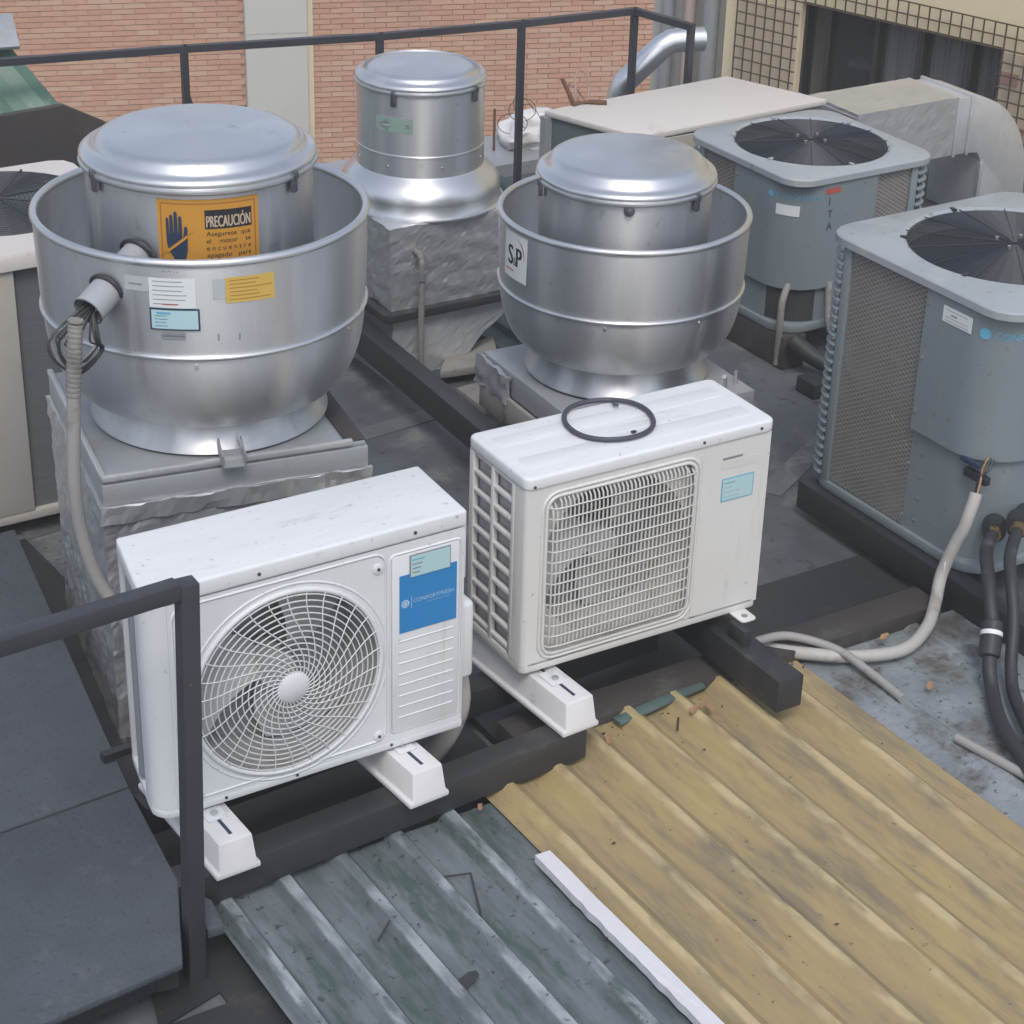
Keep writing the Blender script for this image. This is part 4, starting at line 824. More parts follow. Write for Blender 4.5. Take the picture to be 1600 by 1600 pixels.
# ------------------------------------------------------------------ air conditioner with square grille (right)
a2 = thing('air_conditioner', 'cream white outdoor air conditioner with square grille, cable ring on top', 'air conditioner', (1.0403, 0.1229, 0.0), -0.0192)
W2, D2, H2 = 0.742, 0.281, 0.558
m_ = MB(); m_.prism(rrect(0, W2, 0, D2, 0.02, 4), 0.0, 0.03); m_.build('base_pan', 'cream', a2, bevel=0.004)
m_ = MB(); m_.box(W2-0.016, W2-0.002, 0.006, D2-0.002, 0.03, 0.53); m_.build('side_panel', 'cream', a2, bevel=0.003)
m_ = MB(); m_.box(0.03, W2-0.02, D2-0.02, D2-0.004, 0.03, 0.53); m_.build('rear_coil', 'coil', a2)
m_ = MB(); m_.prism(rrect(-0.004, W2+0.004, -0.005, D2+0.004, 0.022, 5), 0.524, 0.560); tc2 = m_.build('top_cover', 'white_top', a2, bevel=0.008, seg=3)
for y in (0.075, 0.205):
    m_ = MB(); m_.prism(rrect(0.03, W2-0.03, y-0.030, y+0.030, 0.012, 4), 0.5590, 0.5604); m_.build('top_ridge', 'white_top', tc2, bevel=0.001)
X0, X1, Z0, Z1 = 0.060, 0.506, 0.042, 0.494
inn = rrect(X0, X1, Z0, Z1, 0.035, 6); cx_, cz_ = (X0+X1)/2, (Z0+Z1)/2
extra = [math.atan2(z-cz_, x-cx_) for x in (0.012, W2-0.004) for z in (0.02, 0.525)]
ias = [(math.atan2(z-cz_, x-cx_), (x, z)) for x, z in inn]
def inner_at(a):
    c, s_ = math.cos(a), math.sin(a); t = 0.05
    lo, hi = 0, 0.5
    def inside(t):
        x, z = abs(c*t), abs(s_*t); hw, hh, r_ = (X1-X0)/2, (Z1-Z0)/2, 0.035
        if x > hw or z > hh: return False
        if x > hw-r_ and z > hh-r_: return math.hypot(x-hw+r_, z-hh+r_) < r_
        return True
    for _ in range(30):
        mid = (lo+hi)/2
        if inside(mid): lo = mid
        else: hi = mid
    return (cx_+c*lo, cz_+s_*lo)
al = sorted([a for a, _ in ias] + extra)
m_ = MB(); plate_hole(m_, [ray_rect(cx_, cz_, a, 0.012, W2-0.004, 0.02, 0.525) for a in al], [inner_at(a) for a in al], 0.0, 0.014); fp2 = m_.build('front_panel', 'cream', a2, smooth=30)
m_ = MB(); m_.prism([(0.0, 0.06), (0.0, 0.012), (0.004, 0.004), (0.012, 0.0), (0.016, 0.014), (0.012, 0.06)][::-1], 0.02, 0.525); m_.build('corner_panel', 'cream', a2, smooth=40)
for off, rr in ((0.012, 0.004), (0.0, 0.005)):
    m_ = MB(); m_.tube([(x, -0.001, z) for x, z in rrect(X0-off, X1+off, Z0-off, Z1+off, 0.035+off, 6)], rr, 7, closed=True); m_.build('grille_frame', 'cream', fp2, smooth=60)
m_ = MB(); m_.tube([(0.52, -0.001, 0.03), (0.52, -0.001, 0.505)], 0.002, 5); m_.build('panel_joint', 'cream', fp2)
g2 = bpy.data.objects.new('fan_grille', None); col.objects.link(g2); g2.parent = a2
nv = 36
for i in range(nv):
    x = X0+0.012+(X1-X0-0.024)*i/(nv-1); e = 0.0
    dz_ = 0.012 if 2 <= i <= nv-3 else 0.03
    m_ = MB(); m_.tube([(x, 0.006, Z0+dz_-0.012), (x, -0.010, Z0+dz_+0.004), (x, -0.014, Z0+dz_+0.03), (x, -0.014, Z1-dz_-0.03), (x, -0.010, Z1-dz_-0.004), (x, 0.006, Z1-dz_+0.012)], 0.0023, 5); m_.build('bar', 'cream_grille', g2, smooth=70)
for i in range(14):
    z = Z0+0.028+(Z1-Z0-0.056)*i/13; m_ = MB(); m_.tube([(X0+0.002, 0.004, z), (X0+0.014, -0.013, z), (X0+0.04, -0.0168, z), (X1-0.04, -0.0168, z), (X1-0.014, -0.013, z), (X1-0.002, 0.004, z)], 0.0022, 5); m_.build('cross_wire', 'cream_grille', g2, smooth=70)
m_ = MB(); m_.tube([(cx_, 0.03, cz_), (cx_, 0.19, cz_)], 0.222, 44, cap=False); m_.build('fan_shroud', 'cream_grille', a2, smooth=60)
angs = sorted([2*math.pi*k/64 for k in range(64)] + [math.atan2(z-cz_, x-cx_) % (2*math.pi) for x in (0.02, 0.52) for z in (0.025, 0.515)])
m_ = MB(); plate_hole(m_, [ray_rect(cx_, cz_, a, 0.02, 0.52, 0.025, 0.515) for a in angs], [(cx_+0.221*math.cos(a), cz_+0.221*math.sin(a)) for a in angs], 0.026, 0.034); m_.build('shroud_plate', 'cream_grille', a2)
m_ = MB(); m_.tube([(cx_, 0.19, cz_), (cx_, 0.195, cz_)], 0.222, 40); m_.build('rear_fins', 'fin_grey', a2)
fan_blades(a2, cx_, 0.11, cz_, 0.21, 3, 'fan_grey')
# left side grid
sg = MB(); ya, yb_ = 0.062, 0.262
zr_ = [0.045+0.475*i/9 for i in range(10)]
for z in zr_: sg.box(0.0, 0.012, ya, yb_, z-0.006, z+0.006)
for y in (ya, (ya+yb_)/2, yb_): sg.box(-0.0015, 0.0135, y-0.007, y+0.007, 0.03, 0.525)
sg.build('side_grid', 'cream', a2, bevel=0.002)
m_ = MB(); m_.box(0.018, 0.022, ya, yb_, 0.03, 0.525); m_.build('coil_net', 'coil_net', a2)
m_ = MB(); m_.box(0.0, 0.014, yb_+0.007, D2-0.002, 0.03, 0.525); m_.build('rear_post', 'cream', a2, bevel=0.002)
m_ = MB(); m_.box(0.588, 0.650, -0.0012, -0.0002, 0.474, 0.480); m_.build('logo_bar', 'ink_grey', a2)
m_ = MB(); m_.box(0.586, 0.700, -0.0009, -0.0002, 0.446, 0.470); m_.build('faded_label', 'st_cream', a2)
m_ = MB(); m_.box(0.590, 0.692, -0.0012, -0.0002, 0.352, 0.419); s = m_.build('energy_label', 'ink_cyan', a2)
m_ = MB(); m_.box(0.593, 0.689, -0.0018, -0.0012, 0.355, 0.416); m_.build('label_field', 'st_cyan', s)
for i, w_l in enumerate((0.034, 0.026, 0.05, 0.05)):
    m_ = MB(); m_.box(0.598, 0.598+w_l, -0.0022, -0.0018, 0.404-i*0.013, 0.4065-i*0.013); m_.build('print_line', 'ink_teal' if i == 0 else 'st_pale', s)
for x, z in ((0.02, 0.535), (0.12, 0.030), (0.52, 0.543), (0.70, 0.543)): m_ = MB(); m_.disc((x, -0.0045 if z > 0.1 else 0.001, z), (0, -1, 0), 0.0038, 0.003, 8); m_.build('screw', 'screw', a2)
m_ = MB(); m_.prism(rrect(0.655, 0.705, -0.055, 0.02, 0.012, 3), -0.004, 0.001); o = m_.build('unit_foot', 'cream', a2, bevel=0.001)
m_ = MB(); m_.disc((0.68, -0.030, 0.0012), (0, 0, 1), 0.009, 0.001, 12); m_.build('foot_hole', 'ink_grey', o)
m_ = MB(); m_.box(1.675, 1.70, 0.02, 0.09, -0.053, -0.006); tag(m_.build('foot_spacer', 'rubber', bevel=0.003), 'small dark spacer under the cream air conditioner corner', 'spacer')
block(0.643, -0.112, 0.42, 'white plastic mounting block under the blue sticker side', R(4), ac)
block(0.135, -0.135, 0.42, 'white plastic mounting block beside the black railing post', R(2), ac)
block(1.122, -0.040, 0.44, 'white plastic mounting block under the square-grille air conditioner', R(3), a2)
m_ = MB(); cr = Vector((1.392, 0.293, 0.569)); m_.tube([cr+Vector((0.117*math.cos(a)*(1+0.04*math.sin(2*a)), 0.117*math.sin(a), 0.001*math.sin(3*a))) for a in [2*math.pi*k/56 for k in range(56)]], 0.0066, 8, closed=True)
o = tag(m_.build('cable_ring', 'ring_grey', smooth=70), 'dark grey cable ring lying on the right air conditioner', 'cable ring')
m_ = MB(); m_.tube([cr+Vector((0.075, 0.09, 0)), cr+Vector((0.06, 0.062, 0.002)), cr+Vector((0.068, 0.055, 0.002))], 0.004, 6); m_.build('cable_tie', 'ring_grey', o)
m_ = MB(); m_.box(1.405, 1.418, 0.205, 0.213, 0.5635, 0.567); tag(m_.build('debris_bit', 'leaf_dark'), 'tiny dark scrap inside the cable ring', 'debris')

# ------------------------------------------------------------------ grey condensers
def condenser(label, ctr, zb, half, H, Rf, nlv, near):
    root = thing('condenser_unit', label, 'condenser', (ctr[0], ctr[1], zb), 0, 'grey condensers along the right side')
    h = half
    def outline(hh, r=0.11): return rrect(-hh, hh, -hh, hh, r, 8)
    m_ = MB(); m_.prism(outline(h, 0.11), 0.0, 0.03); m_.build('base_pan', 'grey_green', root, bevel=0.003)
    m_ = MB(); m_.prism(outline(h-0.07, 0.09), 0.03, H-0.05); m_.build('inner_core', 'dark_in', root)
    # top cover: ring with fan opening
    hh = h+0.012; N = 96
    def sq(a, hw, r=0.115):
        c, s = math.cos(a), math.sin(a); lo, hi = 0, 1.2
        for _ in range(34):
            t = (lo+hi)/2; x, y = abs(c*t), abs(s*t)
            ins = x <= hw and y <= hw and not (x > hw-r and y > hw-r and math.hypot(x-hw+r, y-hw+r) > r)
            if ins: lo = t
            else: hi = t
        return (c*lo, s*lo)
    m_ = MB(); an = [2*math.pi*k/N for k in range(N)]
    loops = []
    for hw, z in ((hh, H-0.026), (hh, H-0.005), (hh-0.002, H-0.002), (hh-0.005, H)): loops.append([(*sq(a, hw, 0.095), z) for a in an])
    loops.append([((Rf+0.012)*math.cos(a), (Rf+0.012)*math.sin(a), H+0.010) for a in an]); loops.append([((Rf)*math.cos(a), (Rf)*math.sin(a), H+0.004) for a in an]); loops.append([((Rf)*math.cos(a), (Rf)*math.sin(a), H-0.06) for a in an])
    for lp in loops: m_.v += lp
    for i in range(len(loops)-1):
        for k in range(N): m_.f.append((i*N+k, i*N+(k+1) % N, (i+1)*N+(k+1) % N, (i+1)*N+k))
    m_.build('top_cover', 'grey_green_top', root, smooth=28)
    # guard: rings as one fine net, spokes apart
    m_ = MB(); nr_ = int(Rf/0.0060)
    for i in range(2, nr_): 
        r_ = Rf*i/nr_; m_.tube([(r_*math.cos(2*math.pi*k/48), r_*math.sin(2*math.pi*k/48), H+0.003+0.010*(1-(r_/Rf)**2)) for k in range(48)], 0.0017, 4, closed=True)
    gd = m_.build('fan_guard', 'guard_black', root); tag(gd, kind='stuff')
    for k in range(14):
        a = 2*math.pi*k/14; m_ = MB(); m_.tube([(0.03*math.cos(a), 0.03*math.sin(a), H+0.0155), (Rf*0.55*math.cos(a), Rf*0.55*math.sin(a), H+0.0115), ((Rf+0.008)*math.cos(a), (Rf+0.008)*math.sin(a), H+0.007)], 0.0014, 6); m_.build('spoke', 'guard_black', root)
    m_ = MB(); m_.tube([(0, 0, H-0.045), (0, 0, H-0.035)], 0.075, 24); m_.tube([(0, 0, H-0.2), (0, 0, H-0.045)], 0.06, 20); m_.build('fan_motor', 'rust_motor', root, smooth=40)
    for k in range(4):
        a = 2*math.pi*k/4+0.5; m_ = MB(); m_.disc((0.055*math.cos(a), 0.055*math.sin(a), H+0.014), (0, 0, 1), 0.006, 0.010, 8); m_.build('bolt', 'screw_bright', root)
    for k in range(4):
        a0 = 2*math.pi*k/4; m_ = MB()
        for i in range(6):
            rr = 0.06+(Rf-0.08)*i/5
            for j in range(6): a = a0+j*0.16+0.12*i; m_.v.append((rr*math.cos(a), rr*math.sin(a), H-0.13+0.016*j))
        for i in range(5):
            for j in range(5): q = i*6+j; m_.f.append((q, q+1, q+7, q+6))
        m_.build('fan_blade', 'dark_in', root, smooth=50)
    for k in range(6):
        a = 2*math.pi*(k+0.35)/6; m_ = MB(); m_.box(Rf-0.006, Rf+0.018, -0.006, 0.006, 0, 0.006, Matrix.Translation((0, 0, H+0.0075)) @ Matrix.Rotation(a, 4, 'Z')); m_.build('guard_clip', 'guard_black' if near else 'grey_green_top', root)
    # coil faces: -x side (rear part), -y side (right part), the two hidden sides
    zt, z0 = H-0.030, 0.035; ps = -0.065 if near else 0.02
    px = 0.03
    def coil_face(a, b_, axis):
        m_ = MB()
        if axis == 'x-': m_.box(-h+0.012, -h+0.03, a, b_, z0, zt)
        if axis == 'y-': m_.box(a, b_, -h+0.012, -h+0.03, z0, zt)
        if axis == 'x+': m_.box(h-0.03, h-0.012, a, b_, z0, zt)
        if axis == 'y+': m_.box(a, b_, h-0.03, h-0.012, z0, zt)
        c = m_.build('coil', 'coil_brown', root)
        if axis[1] == '+': return
        m_ = MB(); L = b_-a; Hh = zt-z0; st = 0.0205; t = 0.0019; slope = 0.6
        for sgn in (1, -1):
            k = -Hh/slope if sgn > 0 else 0
            x = -Hh/slope-0.1
            while x < L+Hh/slope+0.1:
                # line from (x,0) with dz/dx = sgn*slope, clipped to the face
                xa, xb = (x, x+Hh/slope) if sgn > 0 else (x+Hh/slope, x)
                lo, hi = max(0, min(xa, xb)), min(L, max(xa, xb))
                if hi > lo+0.004:
                    f_ = lambda xx: (xx-x)*slope if sgn > 0 else Hh-(xx-x)*slope
                    za, zb_ = f_(lo), f_(hi); d = Vector((hi-lo, 0, zb_-za)).normalized(); nn = Vector((-d.z, 0, d.x))*t
                    off = -h+0.0095+0.001*sgn
                    def P(u, v): return (off, b_-u, z0+v) if axis == 'x-' else (a+u, off, z0+v)
                    m_.add([P(lo+nn.x, za+nn.z), P(lo-nn.x, za-nn.z), P(hi-nn.x, zb_-nn.z), P(hi+nn.x, zb_+nn.z)], [(0, 1, 2, 3)])
                x += st/slope*0.75 if True else st
        tag(m_.build('coil_guard', 'guard_wire', root), kind='stuff')
    coil_face(ps, h-0.095, 'x-'); coil_face(px+0.02, h-0.095, 'y-'); coil_face(-h+0.1, h-0.1, 'x+'); coil_face(-h+0.1, h-0.1, 'y+')
    for z in (H-0.05, 0.032):
        pass
    # service panel round the front-left corner: upper cover (proud) and lower panel
    def wrap(e, r):
        pts = [(-h-e, ps)]; 
        for k in range(13):
            a = R(180+90*k/12); pts.append((-h-e+r+r*math.cos(a), -h-e+r+r*math.sin(a)))
        pts.append((px+0.02, -h-e)); return pts
    def wrap_wall(e, r, zz0, zz1, name, mt, th=0.014, arcb=0.0):
        o_ = wrap(e, r); i_ = wrap(e-th, r-th*0.6); n = len(o_); m_ = MB()
        for z in (zz0, zz1):
            for ix, (x, y) in enumerate(o_):
                m_.v.append((x, y, z))
            for x, y in i_: m_.v.append((x, y, z))
        for i in range(n-1):
            m_.f += [(i, i+1, 2*n+i+1, 2*n+i), (n+i, 3*n+i, 3*n+i+1, n+i+1), (i, n+i, n+i+1, i+1), (2*n+i, 2*n+i+1, 3*n+i+1, 3*n+i)]
        m_.f += [(0, 2*n, 3*n, n), (n-1, 2*n-1, 4*n-1, 3*n-1)]
        return m_.build(name, mt, root, smooth=40)
    zs = 0.36 if near else 0.165
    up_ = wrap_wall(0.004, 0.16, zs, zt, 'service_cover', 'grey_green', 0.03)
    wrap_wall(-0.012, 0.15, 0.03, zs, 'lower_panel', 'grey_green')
    # corner louvres: back-left and front-right
    def louvre_corner(cx, cy, a0):
        r_ = 0.085
        m_ = MB(); m_.tube([(cx, cy, 0.03), (cx, cy, zt)], r_-0.022, 16); m_.build('corner_core', 'dark_in', root)
        src = None
        for i in range(nlv):
            z = 0.05+(zt-0.075)*i/(nlv-1)
            m_ = MB(); n = 8
            if src is None:
                for k in range(n+1):
                    a = a0+R(90)*k/n; c, s = math.cos(a), math.sin(a)
                    for rr, zz in ((r_-0.010, 0.004), (r_+0.003, -0.003), (r_+0.003, -0.0068), (r_-0.010, 0.0005)): m_.v.append((rr*c, rr*s, zz))
                for k in range(n):
                    for q in range(4): m_.f.append((k*4+q, k*4+(q+1) % 4, (k+1)*4+(q+1) % 4, (k+1)*4+q))
                m_.f += [(0, 1, 2, 3), (n*4+3, n*4+2, n*4+1, n*4)]
                src = m_.build('louvre', 'grey_green', root, smooth=40); src.location = (cx, cy, z)
            else: inst(src, 'louvre', root, (cx, cy, z))
    louvre_corner(-h+0.082, h-0.082, R(90)); louvre_corner(h-0.082, -h+0.082, R(-90))
    for x0, x1, y0, y1 in ((-h, -h+0.014, h-0.112, h-0.080), (h-0.112, h-0.080, -h, -h+0.014)):
        m_ = MB(); m_.box(x0, x1, y0, y1, 0.03, zt); m_.build('corner_post', 'grey_green', root, bevel=0.003)
    for i in range(5): m_ = MB(); m_.disc((-h-0.003, ps-0.012, 0.08+(zt-0.12)*i/4), (-1, 0, 0), 0.006, 0.004, 8); m_.build('screw', 'screw_bright', root)
    return root, ps
cn, psn = condenser('large grey-green condenser at the right edge, black pipes below it', (2.945, 0.47), -0.13, 0.385, 0.83, 0.315, 26, True)
cf_, psf = condenser('smaller grey-green condenser with round black guard, by the silver duct', (3.53, 2.10), -0.13, 0.328, 0.595, 0.285, 17, False)
# stickers, near condenser (on the service cover, -x face)
xf = -0.385-0.0045
m_ = MB(); m_.add([(xf, -0.138, 0.775), (xf, -0.255, 0.775), (xf, -0.255, 0.728), (xf, -0.138, 0.728), (xf-0.001, -0.138, 0.775), (xf-0.001, -0.255, 0.775), (xf-0.001, -0.255, 0.728), (xf-0.001, -0.138, 0.728)], [(0, 1, 2, 3), (7, 6, 5, 4), (0, 4, 5, 1), (1, 5, 6, 2), (2, 6, 7, 3), (3, 7, 4, 0)])
s = m_.build('paper_label', 'st_white', cn)
m_ = MB(); m_.box(xf-0.0016, xf-0.001, -0.195, -0.170, 0.7525, 0.757); m_.build('print_line', 'ink_grey', s)
for k in range(3): m_ = MB(); m_.box(xf-0.0016, xf-0.001, -0.235-0.004*k, -0.148, 0.7655-0.0095*k-(0.012 if k > 0 else 0), 0.767-0.0095*k-(0.012 if k > 0 else 0)); m_.build('print_line', 'ink_grey', s)
def wrap_pt(h, e, r, sdist, z):
    """point at arc length sdist along the service cover measured from the start of the corner curve (negative: on the -x face)"""
    if sdist < 0: return (-h-e, -h-e+r-sdist, z)
    a = sdist/r
    if a < math.pi/2: a += math.pi; return (-h-e+r+r*math.cos(a), -h-e+r+r*math.sin(a), z)
    return (-h-e+r+(sdist-r*math.pi/2), -h-e, z)
def wrap_logo(root, h, r, s0, z, dsc, txt, hgt, wd):
    e = 0.0052
    m_ = MB(); n = 20; m_.v.append(wrap_pt(h, e, r, s0, z))
    for k in range(n): a = 2*math.pi*k/n; m_.v.append(wrap_pt(h, e, r, s0+dsc*math.cos(a), z+dsc*math.sin(a)))
    for k in range(n): m_.f.append((0, 1+k, 1+(k+1) % n))
    em = m_.build('logo_emblem', 'ink_cyan', root)
    text_part(txt, hgt, lambda x, y: wrap_pt(h, e, r, s0+dsc*1.7+x, z-hgt*0.3+y), 'ink_cyan', root, 'logo_lettering', width=wd)
wrap_logo(cn, 0.385, 0.16, 0.067, 0.742, 0.017, 'CONFORTFRESH', 0.030, 0.22)
wrap_logo(cf_, 0.328, 0.16, 0.022, 0.515, 0.013, 'CONFORTFRESH', 0.027, 0.18)
def wrap_patch(root, h, r, s0, s1, z0, z1, mt, name):
    m_ = MB(); n = 8
    for k in range(n+1):
        for z in (z0, z1): m_.v.append(wrap_pt(h, 0.0055, r, s0+(s1-s0)*k/n, z))
    for k in range(n): m_.f.append((2*k, 2*k+2, 2*k+3, 2*k+1))
    return m_.build(name, mt, root)
wrap_patch(cf_, 0.328, 0.16, 0.050, 0.140, 0.445, 0.485, 'st_white', 'paper_label')
wrap_patch(cf_, 0.328, 0.16, 0.235, 0.300, 0.528, 0.548, 'ink_red', 'red_sticker')
for k, ch in enumerate(('I', 'T', 'A')):
    text_part(ch, 0.040, lambda x, y, k=k: wrap_pt(0.328, 0.0055, 0.16, 0.248+x, 0.485-k*0.047+y), 'ink_navy', cf_, 'marking')
wrap_patch(cf_, 0.328-0.0165, 0.15, 0.03, 0.22, 0.035, 0.16, 'dark_in', 'recess_shade')  # dark patch painted on the panel for the shade of an open recess
m_ = MB(); m_.box(-0.372-0.012, -0.372, -0.35, -0.275, 0.345, 0.362); m_.build('handle_slot', 'ink_navy', cn, bevel=0.003)
m_ = MB(); m_.box(-0.382, -0.360, -0.382, -0.292, 0.305, 0.330); m_.build('cable_clamp', 'cable_black', cn, bevel=0.003)
for i in range(4): m_ = MB(); m_.box(-0.3755, -0.3725, -0.125, -0.110, 0.07+i*0.072, 0.076+i*0.072); m_.build('punched_slot', 'screw_bright', cn)

# conduits and pipes at the near condenser
m_ = MB(); m_.tube(spline([(2.532, 0.086, 0.165), (2.518, 0.080, 0.135), (2.506, 0.079, 0.10), (2.50, 0.084, 0.06), (2.49, 0.10, 0.0), (2.47, 0.115, -0.10), (2.42, 0.075, -0.165), (2.33, 0.01, -0.185), (2.20, -0.04, -0.188), (2.06, 0.0, -0.188), (1.95, 0.08, -0.188), (1.87, 0.16, -0.19)], 8), 0.0185, 14)
tag(m_.build('conduit_pipe', 'conduit_white', smooth=50), 'pale dirty conduit bending down from the large condenser', 'conduit')
m_ = MB(); m_.tube(spline([(1.76, 0.10, -0.12), (1.83, 0.13, -0.135), (1.93, 0.125, -0.15), (2.02, 0.03, -0.17), (2.045, -0.10, -0.19), (2.045, -0.22, -0.197)], 8), 0.0125, 12)
tag(m_.build('hose', 'conduit', smooth=50), 'thin grey hose curving over the roof beside the short beam', 'hose')
m_ = MB(); m_.tube([(2.045, -0.43, -0.198), (2.10, -0.75, -0.198), (2.14, -1.10, -0.198)], 0.013, 12); tag(m_.build('pvc_pipe', 'conduit', smooth=50), 'straight grey pipe lying at the right edge of the yellow sheet', 'pipe')
bpz = [(2.72, 0.17, 0.02), (2.61, 0.07, 0.035), (2.51, -0.005, 0.03), (2.44, -0.09, 0.01), (2.40, -0.145, -0.02), (2.36, -0.21, -0.085), (2.31, -0.262, -0.145), (2.275, -0.32, -0.19), (2.20, -0.42, -0.185), (2.14, -0.53, -0.18), (2.06, -0.72, -0.18)]
m_ = MB(); m_.tube(spline(bpz, 6), 0.0195, 14); o = tag(m_.build('insulated_pipe', 'rubber', smooth=50), 'left black foam-insulated pipe with filter canister', 'pipe')
for (px_, py_, pz_) in ((2.605, 0.066, 0.035), (2.628, 0.0, 0.075)):
    nrm = Vector((-0.72, -0.69, 0)); q = Vector((px_, py_, pz_))-Vector(cn.location)
    m_ = MB(); m_.tube([q+Vector((0.03, 0.03, 0)), q+nrm*0.012], 0.034, 16); m_.build('pipe_collar', 'cable_black', cn, smooth=40)
    m_ = MB(); m_.tube([q+nrm*0.012, q+nrm*0.035], 0.0225, 6); m_.build('flare_nut', 'brass', cn)
ca, cb_ = Vector((2.372, -0.195, -0.062)), Vector((2.318, -0.250, -0.135))
m_ = MB(); m_.tube([ca, ca+(cb_-ca)*0.05, cb_-(cb_-ca)*0.05, cb_], [0.020, 0.030, 0.030, 0.020], 18); m_.build('filter_canister', 'rubber', o, smooth=40)
m_ = MB(); m_.tube([ca+(cb_-ca)*0.30, ca+(cb_-ca)*0.42], 0.0306, 18); m_.build('canister_label', 'st_white', o, smooth=40)
m_ = MB(); m_.tube(spline([(2.78, 0.13, 0.05), (2.63, 0.00, 0.075), (2.52, -0.085, 0.05), (2.46, -0.16, 0.015), (2.42, -0.225, -0.06), (2.36, -0.295, -0.15), (2.30, -0.38, -0.185), (2.18, -0.58, -0.175), (2.08, -0.78, -0.17)], 6), 0.0175, 14); tag(m_.build('insulated_pipe', 'rubber', smooth=50), 'right black foam-insulated pipe below the large condenser', 'pipe')
m_ = MB(); cen = Vector((2.485, 0.105, -0.07)); m_.tube([cen+Vector((0.022*math.cos(t), 0.03*math.cos(t)*0.3+0.005, 0.034*math.sin(t))) for t in [2*math.pi*k/24 for k in range(24)]], 0.0022, 6, closed=True); tag(m_.build('wire_tie', 'st_white', smooth=60), 'thin white wire tie round the pale conduit', 'wire tie')
for k in range(3):
    m_ = MB(); m_.tube(spline([(2.60, 0.125-0.012*k, 0.245), (2.572, 0.112-0.010*k, 0.222), (2.55, 0.094+0.004*k, 0.195), (2.532, 0.083+0.004*k, 0.155)], 5), 0.0032, 6); tag(m_.build('wire', 'cable_black' if k else 'leaf_tan', smooth=60), ('tan wire', 'first black wire', 'second black wire')[k]+' entering the pale conduit top', 'wire')
# conduits below the far condenser
m_ = MB(); m_.tube(spline([(3.26, 1.83, 0.06), (3.21, 1.80, 0.0), (3.20, 1.79, -0.08), (3.21, 1.80, -0.20), (3.21, 1.80, -0.25)], 6), 0.0135, 10); tag(m_.build('conduit_pipe', 'conduit_dirty', smooth=50), 'left short conduit under the smaller condenser', 'conduit')
m_ = MB(); m_.tube(spline([(3.40, 1.77, 0.05), (3.38, 1.74, -0.02), (3.37, 1.71, -0.10), (3.40, 1.66, -0.18), (3.45, 1.60, -0.235)], 6), 0.0145, 10); tag(m_.build('conduit_pipe', 'conduit_dirty', smooth=50), 'right curved conduit under the smaller condenser', 'conduit')
m_ = MB(); m_.tube(spline([(3.22, 1.74, -0.13), (3.28, 1.66, -0.19), (3.36, 1.58, -0.22), (3.50, 1.55, -0.225)], 6), 0.032, 12); tag(m_.build('insulated_pipe', 'rubber', smooth=50), 'black insulated pipe under the smaller condenser', 'pipe')
m_ = MB(); m_.box(3.14, 3.22, 1.50, 1.60, -0.26, -0.20); tag(m_.build('rubber_pad', 'rubber', bevel=0.004), 'black rubber pad behind the large condenser', 'pad')

# ------------------------------------------------------------------ beige condenser at the left edge
lc = thing('condenser_unit', 'beige condenser with black wire guard at the left edge', 'condenser', (0.46, 2.24, -0.2), 0)
h = 0.37
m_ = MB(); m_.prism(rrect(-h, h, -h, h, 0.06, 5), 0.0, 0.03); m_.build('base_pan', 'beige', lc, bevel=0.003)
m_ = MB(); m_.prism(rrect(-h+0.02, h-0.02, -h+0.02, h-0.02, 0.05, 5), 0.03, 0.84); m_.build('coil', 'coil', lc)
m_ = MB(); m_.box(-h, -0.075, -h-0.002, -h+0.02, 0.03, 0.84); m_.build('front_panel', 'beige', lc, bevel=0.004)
N = 72; an = [2*math.pi*k/N for k in range(N)]; m_ = MB(); Rf = 0.29
def sq2(a, hw, r=0.06):
    c, s = math.cos(a), math.sin(a); lo, hi = 0, 1.2
    for _ in range(34):
        t = (lo+hi)/2; x, y = abs(c*t), abs(s*t)
        if x <= hw and y <= hw and not (x > hw-r and y > hw-r and math.hypot(x-hw+r, y-hw+r) > r): lo = t
        else: hi = t
    return (c*lo, s*lo)
lps = [[(*sq2(a, hw), z) for a in an] for hw, z in ((h+0.012, 0.815), (h+0.012, 0.85), (h+0.004, 0.862))] + [[(Rf*math.cos(a)+0.03, Rf*math.sin(a)+0.05, z) for a in an] for z in (0.866, 0.80)]
for lp in lps: m_.v += lp
for i in range(len(lps)-1):
    for k in range(N): m_.f.append((i*N+k, i*N+(k+1) % N, (i+1)*N+(k+1) % N, (i+1)*N+k))
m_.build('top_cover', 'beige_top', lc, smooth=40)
m_ = MB()
for i in range(3, 22): r_ = Rf*i/21; m_.tube([(0.03+r_*math.cos(a), 0.05+r_*math.sin(a), 0.868+0.012*(1-(r_/Rf)**2)) for a in an[::2]], 0.0022, 4, closed=True)
tag(m_.build('fan_guard', 'guard_black', lc), kind='stuff')
for k in range(8): a = 2*math.pi*k/8+0.2; m_ = MB(); m_.tube([(0.03, 0.05, 0.884), (0.03+(Rf+0.01)*math.cos(a), 0.05+(Rf+0.01)*math.sin(a), 0.870)], 0.004, 6); m_.build('spoke', 'guard_black', lc)
m_ = MB(); m_.tube([(0.03, 0.05, 0.78), (0.03, 0.05, 0.80)], Rf, 40); m_.build('dark_interior', 'dark_in', lc)

